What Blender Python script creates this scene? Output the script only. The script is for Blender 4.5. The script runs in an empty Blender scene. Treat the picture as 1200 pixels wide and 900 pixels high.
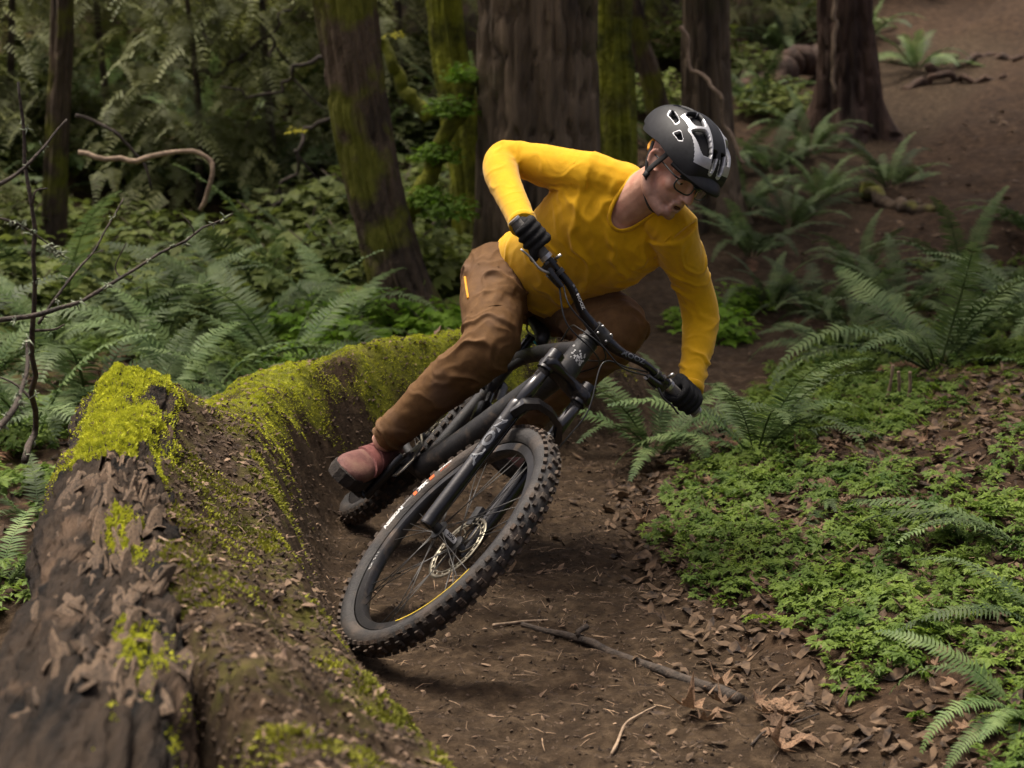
import bpy, bmesh, math, random
import numpy as np
from mathutils import Matrix, Vector

random.seed(7)
RNG = np.random.default_rng(7)
SC = bpy.context.scene
COL = SC.collection
rad = math.radians

# ------------------------------------------------------------------ camera, sky, sun, exposure
F_PX, CAM_H = 2100.0, 1.53                  # focal length in px of a 1200 px wide frame, camera height
PITCH = math.atan((450 - 25) / F_PX)
cam_d = bpy.data.cameras.new('camera')
cam = bpy.data.objects.new('camera', cam_d)
COL.objects.link(cam)
cam.location = (0, 0, CAM_H)
cam.rotation_euler = (math.pi / 2 - PITCH, 0, 0)
cam_d.sensor_width = 36.0
cam_d.lens = F_PX / 1200 * 36
cam_d.clip_start = 0.05
cam_d.clip_end = 400
cam_d.dof.use_dof = True
cam_d.dof.focus_distance = 4.85
cam_d.dof.aperture_fstop = 4.0
SC.camera = cam

SUN_EL, SUN_AZ = rad(72), rad(310)           # azimuth measured from +Y towards +X
world = bpy.data.worlds.new('World')
SC.world = world
world.use_nodes = True
wn = world.node_tree.nodes
wl = world.node_tree.links
bg = wn['Background']
sky = wn.new('ShaderNodeTexSky')
sky.sky_type = 'NISHITA'
sky.sun_disc = False
sky.sun_elevation = SUN_EL
sky.sun_rotation = SUN_AZ
sky.air_density = 0.3
sky.dust_density = 10.0
sky.ozone_density = 0.0
wl.new(sky.outputs[0], bg.inputs[0])
bg.inputs[1].default_value = 0.085
sun_d = bpy.data.lights.new('sun', 'SUN')
sun_d.energy = 1.5
sun_d.angle = rad(20)
sun_d.color = (1.0, 0.94, 0.82)
sun = bpy.data.objects.new('sun', sun_d)
COL.objects.link(sun)
sd = Vector((math.sin(SUN_AZ) * math.cos(SUN_EL), math.cos(SUN_AZ) * math.cos(SUN_EL), math.sin(SUN_EL)))
sun.rotation_euler = sd.to_track_quat('Z', 'Y').to_euler()
SC.view_settings.view_transform = 'Standard'
SC.view_settings.look = 'None'
SC.view_settings.gamma = 1.0
SC.view_settings.use_curve_mapping = False
SC.view_settings.exposure = 1.6
SC.cycles.use_denoising = True
SC.cycles.max_bounces = 6
SC.cycles.transparent_max_bounces = 8
SC.cycles.sample_clamp_indirect = 4.0

# ------------------------------------------------------------------ maths helpers
FW = np.array([0, math.cos(PITCH), -math.sin(PITCH)])
UPV = np.array([0, math.sin(PITCH), math.cos(PITCH)])

def V(*a):
    return np.array(a, float)

def nrm(v):
    v = np.asarray(v, float)
    return v / (np.linalg.norm(v) + 1e-12)

def at(px, py, d):
    """world point on the ray of a photo pixel at world depth y = d"""
    r = FW + V(1, 0, 0) * (px - 600) / F_PX + UPV * (450 - py) / F_PX
    return V(0, 0, CAM_H) + r * (d / r[1])

def rotm(axis, a):
    axis = nrm(axis)
    K = np.array([[0, -axis[2], axis[1]], [axis[2], 0, -axis[0]], [-axis[1], axis[0], 0]])
    return np.eye(3) + math.sin(a) * K + (1 - math.cos(a)) * K @ K

def hashf(ix, iy, iz, seed):
    h = (ix * 374761393 + iy * 668265263 + iz * 1440662683 + seed * 974711) & 0xFFFFFFFF
    h = ((h ^ (h >> 13)) * 1274126177) & 0xFFFFFFFF
    h = h ^ (h >> 16)
    return (h & 0xFFFF) / 65535.0

def noise(P, s=1.0, seed=0):
    P = np.asarray(P, float) * s
    i = np.floor(P).astype(np.int64)
    f = P - i
    f = f * f * (3 - 2 * f)
    r = 0
    for dx in (0, 1):
        for dy in (0, 1):
            for dz in (0, 1):
                w = (f[:, 0] if dx else 1 - f[:, 0]) * (f[:, 1] if dy else 1 - f[:, 1]) * (f[:, 2] if dz else 1 - f[:, 2])
                r = r + w * hashf(i[:, 0] + dx, i[:, 1] + dy, i[:, 2] + dz, seed)
    return r * 2 - 1

def fbm(P, s=1.0, seed=0, o=4):
    r, a = 0, 1.0
    for k in range(o):
        r = r + a * noise(P, s * 2 ** k, seed + k * 17)
        a *= 0.5
    return r

def sstep(x):
    x = np.clip(x, 0, 1)
    return x * x * (3 - 2 * x)

def spline(pts, n):
    """Catmull-Rom through pts (k, d) resampled to n points"""
    p = np.asarray(pts, float)
    p = np.vstack([2 * p[0] - p[1], p, 2 * p[-1] - p[-2]])
    t = np.linspace(0, len(p) - 3 - 1e-9, n)
    i = t.astype(int)
    u = (t - i)[:, None]
    a, b, c, d = p[i], p[i + 1], p[i + 2], p[i + 3]
    return 0.5 * (2 * b + (c - a) * u + (2 * a - 5 * b + 4 * c - d) * u ** 2 + (3 * b - a - 3 * c + d) * u ** 3)

# ------------------------------------------------------------------ mesh helpers
class MB:
    """collects vertices and faces of ONE mesh"""
    def __init__(self):
        self.v, self.f, self.n, self.mi = [], [], 0, []

    def add(self, v, f, m=0):
        v = np.asarray(v, float).reshape(-1, 3)
        self.v.append(v)
        self.f += [tuple(int(i) + self.n for i in q) for q in f]
        self.mi += [m] * len(f)
        self.n += len(v)
        return self

    def tube(self, pts, r, n=8, up=None, flat=1.0, cap=True, m=0, closed=False, twist=0.0):
        pts = np.asarray(pts, float)
        k = len(pts)
        r = np.broadcast_to(np.asarray(r, float), (k,))
        tg = np.gradient(pts, axis=0)
        if closed:
            tg = np.roll(pts, -1, 0) - np.roll(pts, 1, 0)
        tg = tg / (np.linalg.norm(tg, axis=1, keepdims=True) + 1e-12)
        u = nrm(np.cross(tg[0], V(0, 0, 1) if abs(tg[0][2]) < .9 else V(1, 0, 0))) if up is None else nrm(np.asarray(up, float) - tg[0] * np.dot(up, tg[0]))
        rings = []
        for i in range(k):
            u = nrm(u - tg[i] * np.dot(u, tg[i]))
            w = np.cross(tg[i], u)
            a = np.linspace(0, 2 * math.pi, n, endpoint=False) + twist
            rings.append(pts[i] + r[i] * (np.cos(a)[:, None] * u + flat * np.sin(a)[:, None] * w))
        return self.rings(rings, cap, m, closed)

    def rings(self, rings, cap=True, m=0, closed=False):
        k, n = len(rings), len(rings[0])
        f = []
        for i in range(k if closed else k - 1):
            j = (i + 1) % k
            for a in range(n):
                b = (a + 1) % n
                f.append((i * n + a, i * n + b, j * n + b, j * n + a))
        if cap and not closed:
            f.append(tuple(range(n - 1, -1, -1)))
            f.append(tuple((k - 1) * n + a for a in range(n)))
        return self.add(np.vstack(rings), f, m)

    def loft(self, secs, n=24, steps=8, m=0, cap=True, ex=1.0):
        """secs: (centre, semi-axis a, semi-axis b) each a 3-vector; splined between"""
        S = np.array([np.concatenate([np.asarray(q, float) for q in s]) for s in secs])
        S = spline(S, (len(S) - 1) * steps + 1)
        a = np.linspace(0, 2 * math.pi, n, endpoint=False)
        ca, sa = np.cos(a), np.sin(a)
        if ex != 1.0:
            ca = np.sign(ca) * np.abs(ca) ** ex
            sa = np.sign(sa) * np.abs(sa) ** ex
        return self.rings([s[:3] + ca[:, None] * s[3:6] + sa[:, None] * s[6:9] for s in S], cap, m)

    def box(self, c, hx, hy, hz, R=None, m=0, taper=1.0):
        c = np.asarray(c, float)
        R = np.eye(3) if R is None else np.asarray(R, float)
        s = np.array([[x, y, z] for z in (-1, 1) for y in (-1, 1) for x in (-1, 1)], float)
        s[4:, :2] *= taper
        v = (s * np.array([hx, hy, hz])) @ R.T + c
        return self.add(v, [(0, 2, 3, 1), (4, 5, 7, 6), (0, 1, 5, 4), (2, 6, 7, 3), (0, 4, 6, 2), (1, 3, 7, 5)], m)

    def lathe(self, prof, c, axis, n=48, m=0, closed=True):
        """prof: (radius, along) pairs about axis through c"""
        c = np.asarray(c, float)
        axis = nrm(axis)
        u = nrm(np.cross(axis, V(0, 0, 1) if abs(axis[2]) < .9 else V(1, 0, 0)))
        w = np.cross(axis, u)
        rings = []
        for a in np.linspace(0, 2 * math.pi, n, endpoint=False):
            d = math.cos(a) * u + math.sin(a) * w
            rings.append(np.array([c + d * r + axis * h for r, h in prof]))
        k, q = n, len(prof)
        f = []
        for i in range(k):
            j = (i + 1) % k
            for a in range(q if closed else q - 1):
                b = (a + 1) % q
                f.append((i * q + a, i * q + b, j * q + b, j * q + a))
        return self.add(np.vstack(rings), f, m)

    def ball(self, c, r, n=12, m=0, R=None):
        c = np.asarray(c, float)
        r = np.broadcast_to(np.asarray(r, float), (3,))
        th = np.linspace(0.001, math.pi - .001, n // 2 + 1)
        ph = np.linspace(0, 2 * math.pi, n, endpoint=False)
        R = np.eye(3) if R is None else np.asarray(R)
        rings = [(np.stack([np.sin(t) * np.cos(ph), np.sin(t) * np.sin(ph), np.full(n, math.cos(t))], 1) * r) @ R.T + c for t in th]
        return self.rings(rings, True, m)

    def arrays(self):
        return np.vstack(self.v), self.f

    def xf(self, fn):
        self.v = [fn(np.vstack(self.v))]
        return self

    def mesh(self, name, mats=(), smooth=True):
        me = bpy.data.meshes.new(name)
        me.from_pydata(np.vstack(self.v).tolist(), [], self.f)
        fin(me, mats, smooth)
        if any(self.mi):
            me.polygons.foreach_set('material_index', self.mi)
        return me

def fin(me, mats, smooth=True):
    for m in (mats if isinstance(mats, (list, tuple)) else [mats]):
        me.materials.append(m)
    me.polygons.foreach_set('use_smooth', [smooth] * len(me.polygons))
    me.update()

def fast_mesh(name, v, f, mats, smooth=False):
    """v (n,3), f (m,k) of one face size: quick bulk mesh"""
    v = np.ascontiguousarray(v, np.float32)
    f = np.ascontiguousarray(f, np.int32)
    me = bpy.data.meshes.new(name)
    me.vertices.add(len(v))
    me.vertices.foreach_set('co', v.ravel())
    m, k = f.shape
    me.loops.add(m * k)
    me.loops.foreach_set('vertex_index', f.ravel())
    me.polygons.add(m)
    me.polygons.foreach_set('loop_start', np.arange(0, m * k, k, dtype=np.int32))
    me.polygons.foreach_set('loop_total', np.full(m, k, np.int32))
    me.update(calc_edges=True)
    me.validate()
    fin(me, mats, smooth)
    return me

def link(name, me, parent=None, label=None, cat=None, group=None, kind=None):
    o = bpy.data.objects.new(name, me)
    COL.objects.link(o)
    if parent is not None:
        o.parent = parent
    if label: o['label'] = label
    if cat: o['category'] = cat
    if group: o['group'] = group
    if kind: o['kind'] = kind
    return o

def thing(name, label, cat, loc=(0, 0, 0), group=None):
    o = link(name, None, None, label, cat, group)
    o.location = Vector(tuple(map(float, loc)))
    o.empty_display_size = .1
    return o

def part(mb, name, mats, parent, smooth=True, off=None):
    """mesh part; off = the parent's location when the vertices are given in world space"""
    if off is not None:
        o_ = np.asarray(off, float)
        mb.xf(lambda v: v - o_)
    return link(name, mb.mesh(name, mats, smooth), parent)

def crease(o, ang=40):
    """flat-shade sharp edges of a hard-surface part"""
    me = o.data
    bm = bmesh.new()
    bm.from_mesh(me)
    bmesh.ops.recalc_face_normals(bm, faces=bm.faces)
    for e in bm.edges:
        if len(e.link_faces) == 2 and e.calc_face_angle(0) > rad(ang):
            e.smooth = False
    bm.to_mesh(me)
    bm.free()
    return o

def remesh(mb, voxel, smooth_it=4, fac=.5):
    """voxel union of everything collected in mb -> (verts, faces)"""
    me = bpy.data.meshes.new('tmp')
    me.from_pydata(np.vstack(mb.v).tolist(), [], mb.f)
    bm = bmesh.new()
    bm.from_mesh(me)
    bmesh.ops.recalc_face_normals(bm, faces=bm.faces)
    bm.to_mesh(me)
    bm.free()
    o = bpy.data.objects.new('tmp', me)
    COL.objects.link(o)
    md = o.modifiers.new('r', 'REMESH')
    md.mode = 'VOXEL'
    md.voxel_size = voxel
    md.adaptivity = 0
    if smooth_it:
        ms = o.modifiers.new('s', 'SMOOTH')
        ms.factor = fac
        ms.iterations = smooth_it
    dg = bpy.context.evaluated_depsgraph_get()
    e = bpy.data.meshes.new_from_object(o.evaluated_get(dg))
    bpy.data.objects.remove(o)
    bpy.data.meshes.remove(me)
    return e

def mverts(me):
    a = np.empty(len(me.vertices) * 3, np.float32)
    me.vertices.foreach_get('co', a)
    return a.reshape(-1, 3).astype(float)

def mnormals(me):
    a = np.empty(len(me.vertices) * 3, np.float32)
    me.vertices.foreach_get('normal', a)
    return a.reshape(-1, 3).astype(float)

def setverts(me, v):
    me.vertices.foreach_set('co', np.ascontiguousarray(v, np.float32).ravel())
    me.update()

def text_arrays(s, size=1.0, bold=0.0):
    cu = bpy.data.curves.new('t', 'FONT')
    cu.body = s
    cu.size = size
    cu.align_x = 'CENTER'
    cu.align_y = 'CENTER'
    cu.resolution_u = 3
    cu.offset = bold
    o = bpy.data.objects.new('t', cu)
    COL.objects.link(o)
    dg = bpy.context.evaluated_depsgraph_get()
    me = bpy.data.meshes.new_from_object(o.evaluated_get(dg))
    v = mverts(me)
    f = [tuple(p.vertices) for p in me.polygons]
    bpy.data.objects.remove(o)
    bpy.data.meshes.remove(me)
    return v, f

# ------------------------------------------------------------------ materials
def mat(name, c1, c2=None, scale=12.0, rough=.75, bump=0.0, bscale=None, metal=0.0, spec=.4, stretch=(1, 1, 1),
        c3=None, scale3=2.0, lo=.35, hi=.65, trans=0.0, sheen=0.0, coat=0.0, rnd=0.0, detail=6, lo3=.5, hi3=.62, dist=.02):
    m = bpy.data.materials.new(name)
    m.use_nodes = True
    nt = m.node_tree
    N, L = nt.nodes, nt.links
    b = N['Principled BSDF']
    b.inputs['Roughness'].default_value = rough
    b.inputs['Metallic'].default_value = metal
    b.inputs['Specular IOR Level'].default_value = spec
    if sheen: b.inputs['Sheen Weight'].default_value = sheen
    if coat: b.inputs['Coat Weight'].default_value = coat
    tc = N.new('ShaderNodeTexCoord')
    mp = N.new('ShaderNodeMapping')
    mp.inputs['Scale'].default_value = stretch
    L.new(tc.outputs['Object'], mp.inputs[0])
    col = None
    if c2 is not None:
        nz = N.new('ShaderNodeTexNoise')
        nz.inputs['Scale'].default_value = scale
        nz.inputs['Detail'].default_value = detail
        nz.inputs['Roughness'].default_value = .62
        L.new(mp.outputs[0], nz.inputs['Vector'])
        cr = N.new('ShaderNodeValToRGB')
        cr.color_ramp.elements[0].position = lo
        cr.color_ramp.elements[1].position = hi
        cr.color_ramp.elements[0].color = (*c1, 1)
        cr.color_ramp.elements[1].color = (*c2, 1)
        L.new(nz.outputs['Fac'], cr.inputs[0])
        col = cr.outputs[0]
        if c3 is not None:
            n3 = N.new('ShaderNodeTexNoise')
            n3.inputs['Scale'].default_value = scale3
            n3.inputs['Detail'].default_value = 5
            L.new(tc.outputs['Object'], n3.inputs['Vector'])
            r3 = N.new('ShaderNodeValToRGB')
            r3.color_ramp.elements[0].position = lo3
            r3.color_ramp.elements[1].position = hi3
            L.new(n3.outputs['Fac'], r3.inputs[0])
            mx = N.new('ShaderNodeMix')
            mx.data_type = 'RGBA'
            L.new(r3.outputs[0], mx.inputs[0])
            L.new(col, mx.inputs[6])
            mx.inputs[7].default_value = (*c3, 1)
            col = mx.outputs[2]
    if rnd:
        oi = N.new('ShaderNodeObjectInfo')
        hs = N.new('ShaderNodeHueSaturation')
        mr = N.new('ShaderNodeMapRange')
        mr.inputs['To Min'].default_value = 1 - rnd
        mr.inputs['To Max'].default_value = 1 + rnd
        L.new(oi.outputs['Random'], mr.inputs[0])
        L.new(mr.outputs[0], hs.inputs['Value'])
        if col is None:
            hs.inputs['Color'].default_value = (*c1, 1)
        else:
            L.new(col, hs.inputs['Color'])
        col = hs.outputs[0]
    if col is None:
        b.inputs['Base Color'].default_value = (*c1, 1)
    else:
        L.new(col, b.inputs['Base Color'])
    if bump:
        nb = N.new('ShaderNodeTexNoise')
        nb.inputs['Scale'].default_value = bscale or scale * 3
        nb.inputs['Detail'].default_value = 5
        nb.inputs['Roughness'].default_value = .6
        L.new(mp.outputs[0], nb.inputs['Vector'])
        bn = N.new('ShaderNodeBump')
        bn.inputs['Strength'].default_value = bump
        bn.inputs['Distance'].default_value = dist
        L.new(nb.outputs['Fac'], bn.inputs['Height'])
        L.new(bn.outputs[0], b.inputs['Normal'])
    if trans:
        tb = N.new('ShaderNodeBsdfTranslucent')
        ms = N.new('ShaderNodeMixShader')
        ms.inputs[0].default_value = trans
        if col is None:
            tb.inputs['Color'].default_value = (*c1, 1)
        else:
            L.new(col, tb.inputs['Color'])
        L.new(b.outputs[0], ms.inputs[1])
        L.new(tb.outputs[0], ms.inputs[2])
        L.new(ms.outputs[0], N['Material Output'].inputs[0])
    return m

# ------------------------------------------------------------------ terrain
CREST = np.array([  # berm crest: x, y, height
    (.16, 2.0, .30), (.02, 2.45, .32), (-.14, 2.85, .35), (-.30, 3.2, .37), (-.47, 3.65, .39), (-.60, 4.15, .41), (-.70, 4.6, .42),
    (-.78, 5.1, .43), (-.80, 5.55, .44), (-.66, 5.98, .45), (-.40, 6.28, .46), (-.10, 6.55, .46), (.22, 6.95, .38), (.55, 7.5, .22), (.9, 8.2, .05)])
CREST_S = spline(CREST, 220)
TRAIL = spline(np.array([(1.05, 1.2), (.8, 2.2), (.42, 3.4), (.08, 4.4), (-.08, 5.4), (.08, 6.5), (.5, 7.8), (1.15, 9.6), (2.0, 12), (3.6, 15)]), 160)

def near_line(x, y, S):
    """signed distance (positive on the right-hand side going +y) and nearest index, in chunks"""
    D = np.empty(len(x))
    I = np.empty(len(x), int)
    T = np.gradient(S[:, :2], axis=0)
    for k in range(0, len(x), 20000):
        dx = x[k:k + 20000, None] - S[None, :, 0]
        dy = y[k:k + 20000, None] - S[None, :, 1]
        q = dx * dx + dy * dy
        i = q.argmin(1)
        a = np.arange(len(i))
        sg = np.sign(dx[a, i] * T[i, 1] - dy[a, i] * T[i, 0])
        D[k:k + 20000] = np.sqrt(q[a, i]) * np.where(sg == 0, 1, sg)
        I[k:k + 20000] = i
    return D, I

def ground(x, y, full=False, rough=True):
    x = np.atleast_1d(np.asarray(x, float))
    y = np.atleast_1d(np.asarray(y, float))
    P = np.stack([x, y, 0 * x], 1)
    sc_, ic = near_line(x, y, CREST_S)
    st, it = near_line(x, y, TRAIL)
    td = np.abs(st)
    trail = 1 - sstep((td - .38) / .28)
    # floor of the whole place
    z = -.06 + .10 * sstep((st - .35) / .6) + .055 * np.clip(st - .7, 0, 4) * (y < 30)
    hill_r = np.clip(y - 9.3 - .0 * x, 0, None) * .225 * sstep((x + 1.5) / 3.0)
    hill_l = np.clip(y - 10.5, 0, None) * .24 * (1 - sstep((x + 1.5) / 3.0))
    z = z + np.minimum(hill_r + hill_l, 9) + .10 * np.clip(x - 3.0, 0, 6)
    z = z + .10 * fbm(P, .45, 3, 3) * sstep((td - .6) / 1.2)
    # berm
    h = CREST_S[ic, 2]
    yc = CREST_S[ic, 1]
    wdt = .27
    face = h * (1 - sstep(np.clip(sc_, 0, 9) / wdt)) ** 1.0
    far = sstep((yc - 5.0) / .5)
    out_n = (h + .19 * sstep(-sc_ / .28)) * (1 - sstep((-sc_ - .30) / .20))      # mound packed up against the log
    q = np.clip((-sc_ - .03) / .36, 0, 1)
    out_f = h * np.sqrt(np.clip(1 - q ** 2.2, 0, 1))                              # rounded back of the buried log
    berm = np.where(sc_ >= 0, face, out_n * (1 - far) + out_f * far)
    end = sstep((8.2 - yc) / 1.2)
    on = (np.abs(sc_) < 2.0)
    z = z + berm * end * on * (yc > 2.0)
    if rough:
        mound = (sc_ < .12) & (sc_ > -.75)
        z = z + .013 * fbm(P, 9, 5, 3) * np.where(mound, 1.5, 1) + .006 * noise(P, 38, 8) + np.where(mound, .010, .004) * np.maximum(0, noise(P, 26, 9))
        z = z + .02 * fbm(P, 3, 15, 2) * sstep((td - .5) / .4)
    if full:
        return z, sc_, yc, st, trail
    return z

def gz(x, y):
    return float(ground([x], [y])[0])

def on_ground(px, py):
    """first hit of a photo pixel's ray with the ground"""
    d = np.linspace(2.0, 30, 1200)
    r = FW + V(1, 0, 0) * (px - 600) / F_PX + UPV * (450 - py) / F_PX
    P = V(0, 0, CAM_H)[None] + r[None] * (d / r[1])[:, None]
    z = ground(P[:, 0], P[:, 1], rough=False)
    k = np.argmax(P[:, 2] < z)
    return V(P[k, 0], P[k, 1], z[k])

def axis_samples(lo, hi, a, b, step, grow):
    c = list(np.arange(a, b, step))
    s, p = step, b
    while p < hi:
        c.append(p); s *= grow; p += s
    c.append(hi)
    s, p = step, a - step
    while p > lo:
        c.insert(0, p); s *= grow; p -= s
    c.insert(0, lo)
    return np.array(c)

gx = axis_samples(-70, 70, -1.6, 2.4, .021, 1.06)
gy = axis_samples(-30, 90, 2.0, 8.0, .021, 1.035)
GX, GY = np.meshgrid(gx, gy)
gvx, gvy = GX.ravel(), GY.ravel()
GZ, G_SC, G_YC, G_ST, G_TR = ground(gvx, gvy, full=True)
nx, ny = len(gx), len(gy)
ii = (np.arange(ny - 1)[:, None] * nx + np.arange(nx - 1)[None]).ravel()
gf = np.stack([ii, ii + 1, ii + nx + 1, ii + nx], 1)

def ground_material():
    m = bpy.data.materials.new('forest_soil')
    m.use_nodes = True
    N, L = m.node_tree.nodes, m.node_tree.links
    b = N['Principled BSDF']
    b.inputs['Roughness'].default_value = .95
    b.inputs['Specular IOR Level'].default_value = .15
    tc = N.new('ShaderNodeTexCoord')
    def nz(s, d=6, r=.65):
        n = N.new('ShaderNodeTexNoise')
        n.inputs['Scale'].default_value = s
        n.inputs['Detail'].default_value = d
        n.inputs['Roughness'].default_value = r
        L.new(tc.outputs['Object'], n.inputs['Vector'])
        return n.outputs['Fac']
    def ramp(fac, *st):
        r = N.new('ShaderNodeValToRGB')
        e = r.color_ramp.elements
        e[0].position, e[0].color = st[0][0], (*st[0][1], 1)
        e[1].position, e[1].color = st[-1][0], (*st[-1][1], 1)
        for p, c in st[1:-1]:
            k = e.new(p); k.color = (*c, 1)
        L.new(fac, r.inputs[0])
        return r.outputs[0]
    def mix(f, a, c):
        x = N.new('ShaderNodeMix')
        x.data_type = 'RGBA'
        L.new(f, x.inputs[0]); L.new(a, x.inputs[6]); L.new(c, x.inputs[7])
        return x.outputs[2]
    def attr(n):
        a = N.new('ShaderNodeAttribute')
        a.attribute_name = n
        return a.outputs['Fac']
    soil = ramp(nz(26), (.3, (.021, .013, .007)), (.5, (.045, .029, .0160)), (.68, (.088, .059, .034)))
    litter = ramp(nz(17, 9, .75), (.32, (.014, .008, .005)), (.48, (.038, .022, .012)), (.6, (.070, .042, .023)), (.72, (.125, .08, .047)))
    moss = ramp(nz(30), (.35, (.07, .08, .010)), (.65, (.22, .23, .022)))
    big = ramp(nz(1.1, 4), (.35, (.55, .55, .55)), (.65, (1, 1, 1)))
    col = mix(attr('trail'), litter, soil)
    mm = N.new('ShaderNodeMath'); mm.operation = 'MULTIPLY_ADD'
    L.new(nz(9, 5), mm.inputs[0]); mm.inputs[1].default_value = 1.6
    ms = N.new('ShaderNodeMath'); ms.operation = 'SUBTRACT'
    L.new(attr('moss'), ms.inputs[0]); ms.inputs[1].default_value = 1.2
    L.new(ms.outputs[0], mm.inputs[2]); mm.use_clamp = True
    col = mix(mm.outputs[0], col, moss)
    mu = N.new('ShaderNodeMix'); mu.data_type = 'RGBA'; mu.blend_type = 'MULTIPLY'; mu.inputs[0].default_value = .6
    L.new(col, mu.inputs[6]); L.new(big, mu.inputs[7])
    L.new(mu.outputs[2], b.inputs['Base Color'])
    bn = N.new('ShaderNodeBump')
    bn.inputs['Strength'].default_value = .9
    bn.inputs['Distance'].default_value = .012
    L.new(nz(75, 7, .7), bn.inputs['Height'])
    L.new(bn.outputs[0], b.inputs['Normal'])
    return m

MAT_GROUND = ground_material()
gme = fast_mesh('ground', np.stack([gvx, gvy, GZ], 1), gf, MAT_GROUND, True)
GP = np.stack([gvx, gvy, 0 * gvx], 1)
trail_a = np.maximum(G_TR, ((G_SC < .3) & (G_SC > -.8) & (G_YC < 8)).astype(float) * .9)
# moss where it grows: over the buried log behind the bike and in a strip along the lip of the berm
moss_cl = sstep((fbm(GP, 5, 71, 4) + 1.15 - 1.0 * sstep((G_SC - .05) / .12)) / .9)
moss_far = moss_cl * sstep((G_YC - 5.15) / .35) * sstep((7.2 - G_YC) / .4) * sstep((G_SC + .42) / .1) * (1 - sstep((G_SC - .10) / .10))
moss_lip = .62 * np.exp(-((G_SC - .01) / .09) ** 2) * (G_YC < 5.3) * (G_YC > 2.05)
moss_mound = .40 * ((G_SC < 0) & (G_SC > -.5)) * (G_YC < 5.3)
moss_hill = .48 * (1 - G_TR) * (gvy > 6.0) * (1 - sstep((gvy - 9.2) / 1.5) * sstep((gvx - .4) / 1.5))
G_MOSS = np.clip(np.maximum.reduce([moss_far * 1.25, moss_lip, moss_mound, moss_hill]), 0, 1.3)
for nm, arr in (('trail', trail_a), ('moss', G_MOSS)):
    a = gme.attributes.new(nm, 'FLOAT', 'POINT')
    a.data.foreach_set('value', np.ascontiguousarray(arr, np.float32))
link('ground', gme, kind='structure')

# ------------------------------------------------------------------ fallen log at the left of the berm
M_BARK_LOG = mat('log_bark', (.005, .0045, .004), (.040, .028, .019), 9, .9, 1.0, 26, spec=.12, c3=(.085, .056, .036), scale3=4.5, lo3=.56, hi3=.70, stretch=(2.2, .35, 2.2), dist=.03)
M_WOOD = mat('bare_wood', (.17, .115, .075), (.40, .30, .21), 9, .8, .6, 30, stretch=(3, .4, 1))
M_MOSS = mat('moss_green', (.27, .30, .016), (.60, .61, .045), 24, .95, 0, trans=.25, rnd=.0)
M_MOSSD = mat('moss_dark', (.09, .10, .010), (.29, .29, .025), 6, .95, 0, trans=.2)
LOG_A, LOG_B = V(-1.08, 4.98, .430), V(-.55, 1.9, .355)
LOG_DIR = nrm(LOG_B - LOG_A)
LOG_U = nrm(np.cross(LOG_DIR, V(0, 0, 1)))
LOG_W = np.cross(LOG_U, LOG_DIR)

def log_surface(t, a):
    """t 0..1 along, a angle about (0 = sideways, pi/2 = up) -> points"""
    c = LOG_A + (LOG_B - LOG_A) * t[:, None]
    d = np.cos(a)[:, None] * LOG_U + np.sin(a)[:, None] * LOG_W
    r = .150 + .03 * t
    q = np.stack([np.cos(a) * .9, np.sin(a) * .9, t * 4.2], 1)
    r = r + .026 * fbm(q, 1.3, 21, 3)
    pl = fbm(np.stack([np.cos(a) * 2.4, np.sin(a) * 2.4, t * 9], 1), 2.2, 33, 4)
    r = r + .005 * np.tanh(5 * pl) + .004 * noise(q, 30, 4)
    ck = np.abs(noise(np.stack([np.cos(a) * 4.5, np.sin(a) * 4.5, t * 11], 1), 1.0, 57))
    ck2 = np.abs(noise(np.stack([np.cos(a) * 9, np.sin(a) * 9, t * 30], 1), 1.0, 58))
    r = r - .016 * (1 - np.clip(ck * 4.5, 0, 1)) - .007 * (1 - np.clip(ck2 * 3.5, 0, 1))
    r = r * (1 - .35 * sstep((.02 - t) / .02))
    return c + d * r[:, None]

ln, la = 460, 170
tt, aa = np.meshgrid(np.linspace(0, 1, ln), np.linspace(0, 2 * math.pi, la, endpoint=False), indexing='ij')
lv = log_surface(tt.ravel(), aa.ravel())
i0 = (np.arange(ln - 1)[:, None] * la + np.arange(la)[None]).ravel()
i1 = (np.arange(ln - 1)[:, None] * la + (np.arange(la)[None] + 1) % la).ravel()
lf = np.stack([i0, i1, i1 + la, i0 + la], 1)
log_t = thing('fallen_log', 'decaying fallen log with bright moss on top holding up the dirt berm', 'log', LOG_A)
o = link('bark', fast_mesh('bark', lv - LOG_A, lf, M_BARK_LOG, True), log_t)
mb = MB()
ring = log_surface(np.zeros(28) + .012, np.linspace(0, 2 * math.pi, 28, endpoint=False))
cc = ring.mean(0) - LOG_DIR * .012
mb.add(np.vstack([ring * .97 + cc * .03 - LOG_DIR * .004, cc[None]]), [(i, (i + 1) % 28, 28) for i in range(28)])
part(mb, 'cut_end', M_WOOD, log_t, off=LOG_A)

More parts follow.
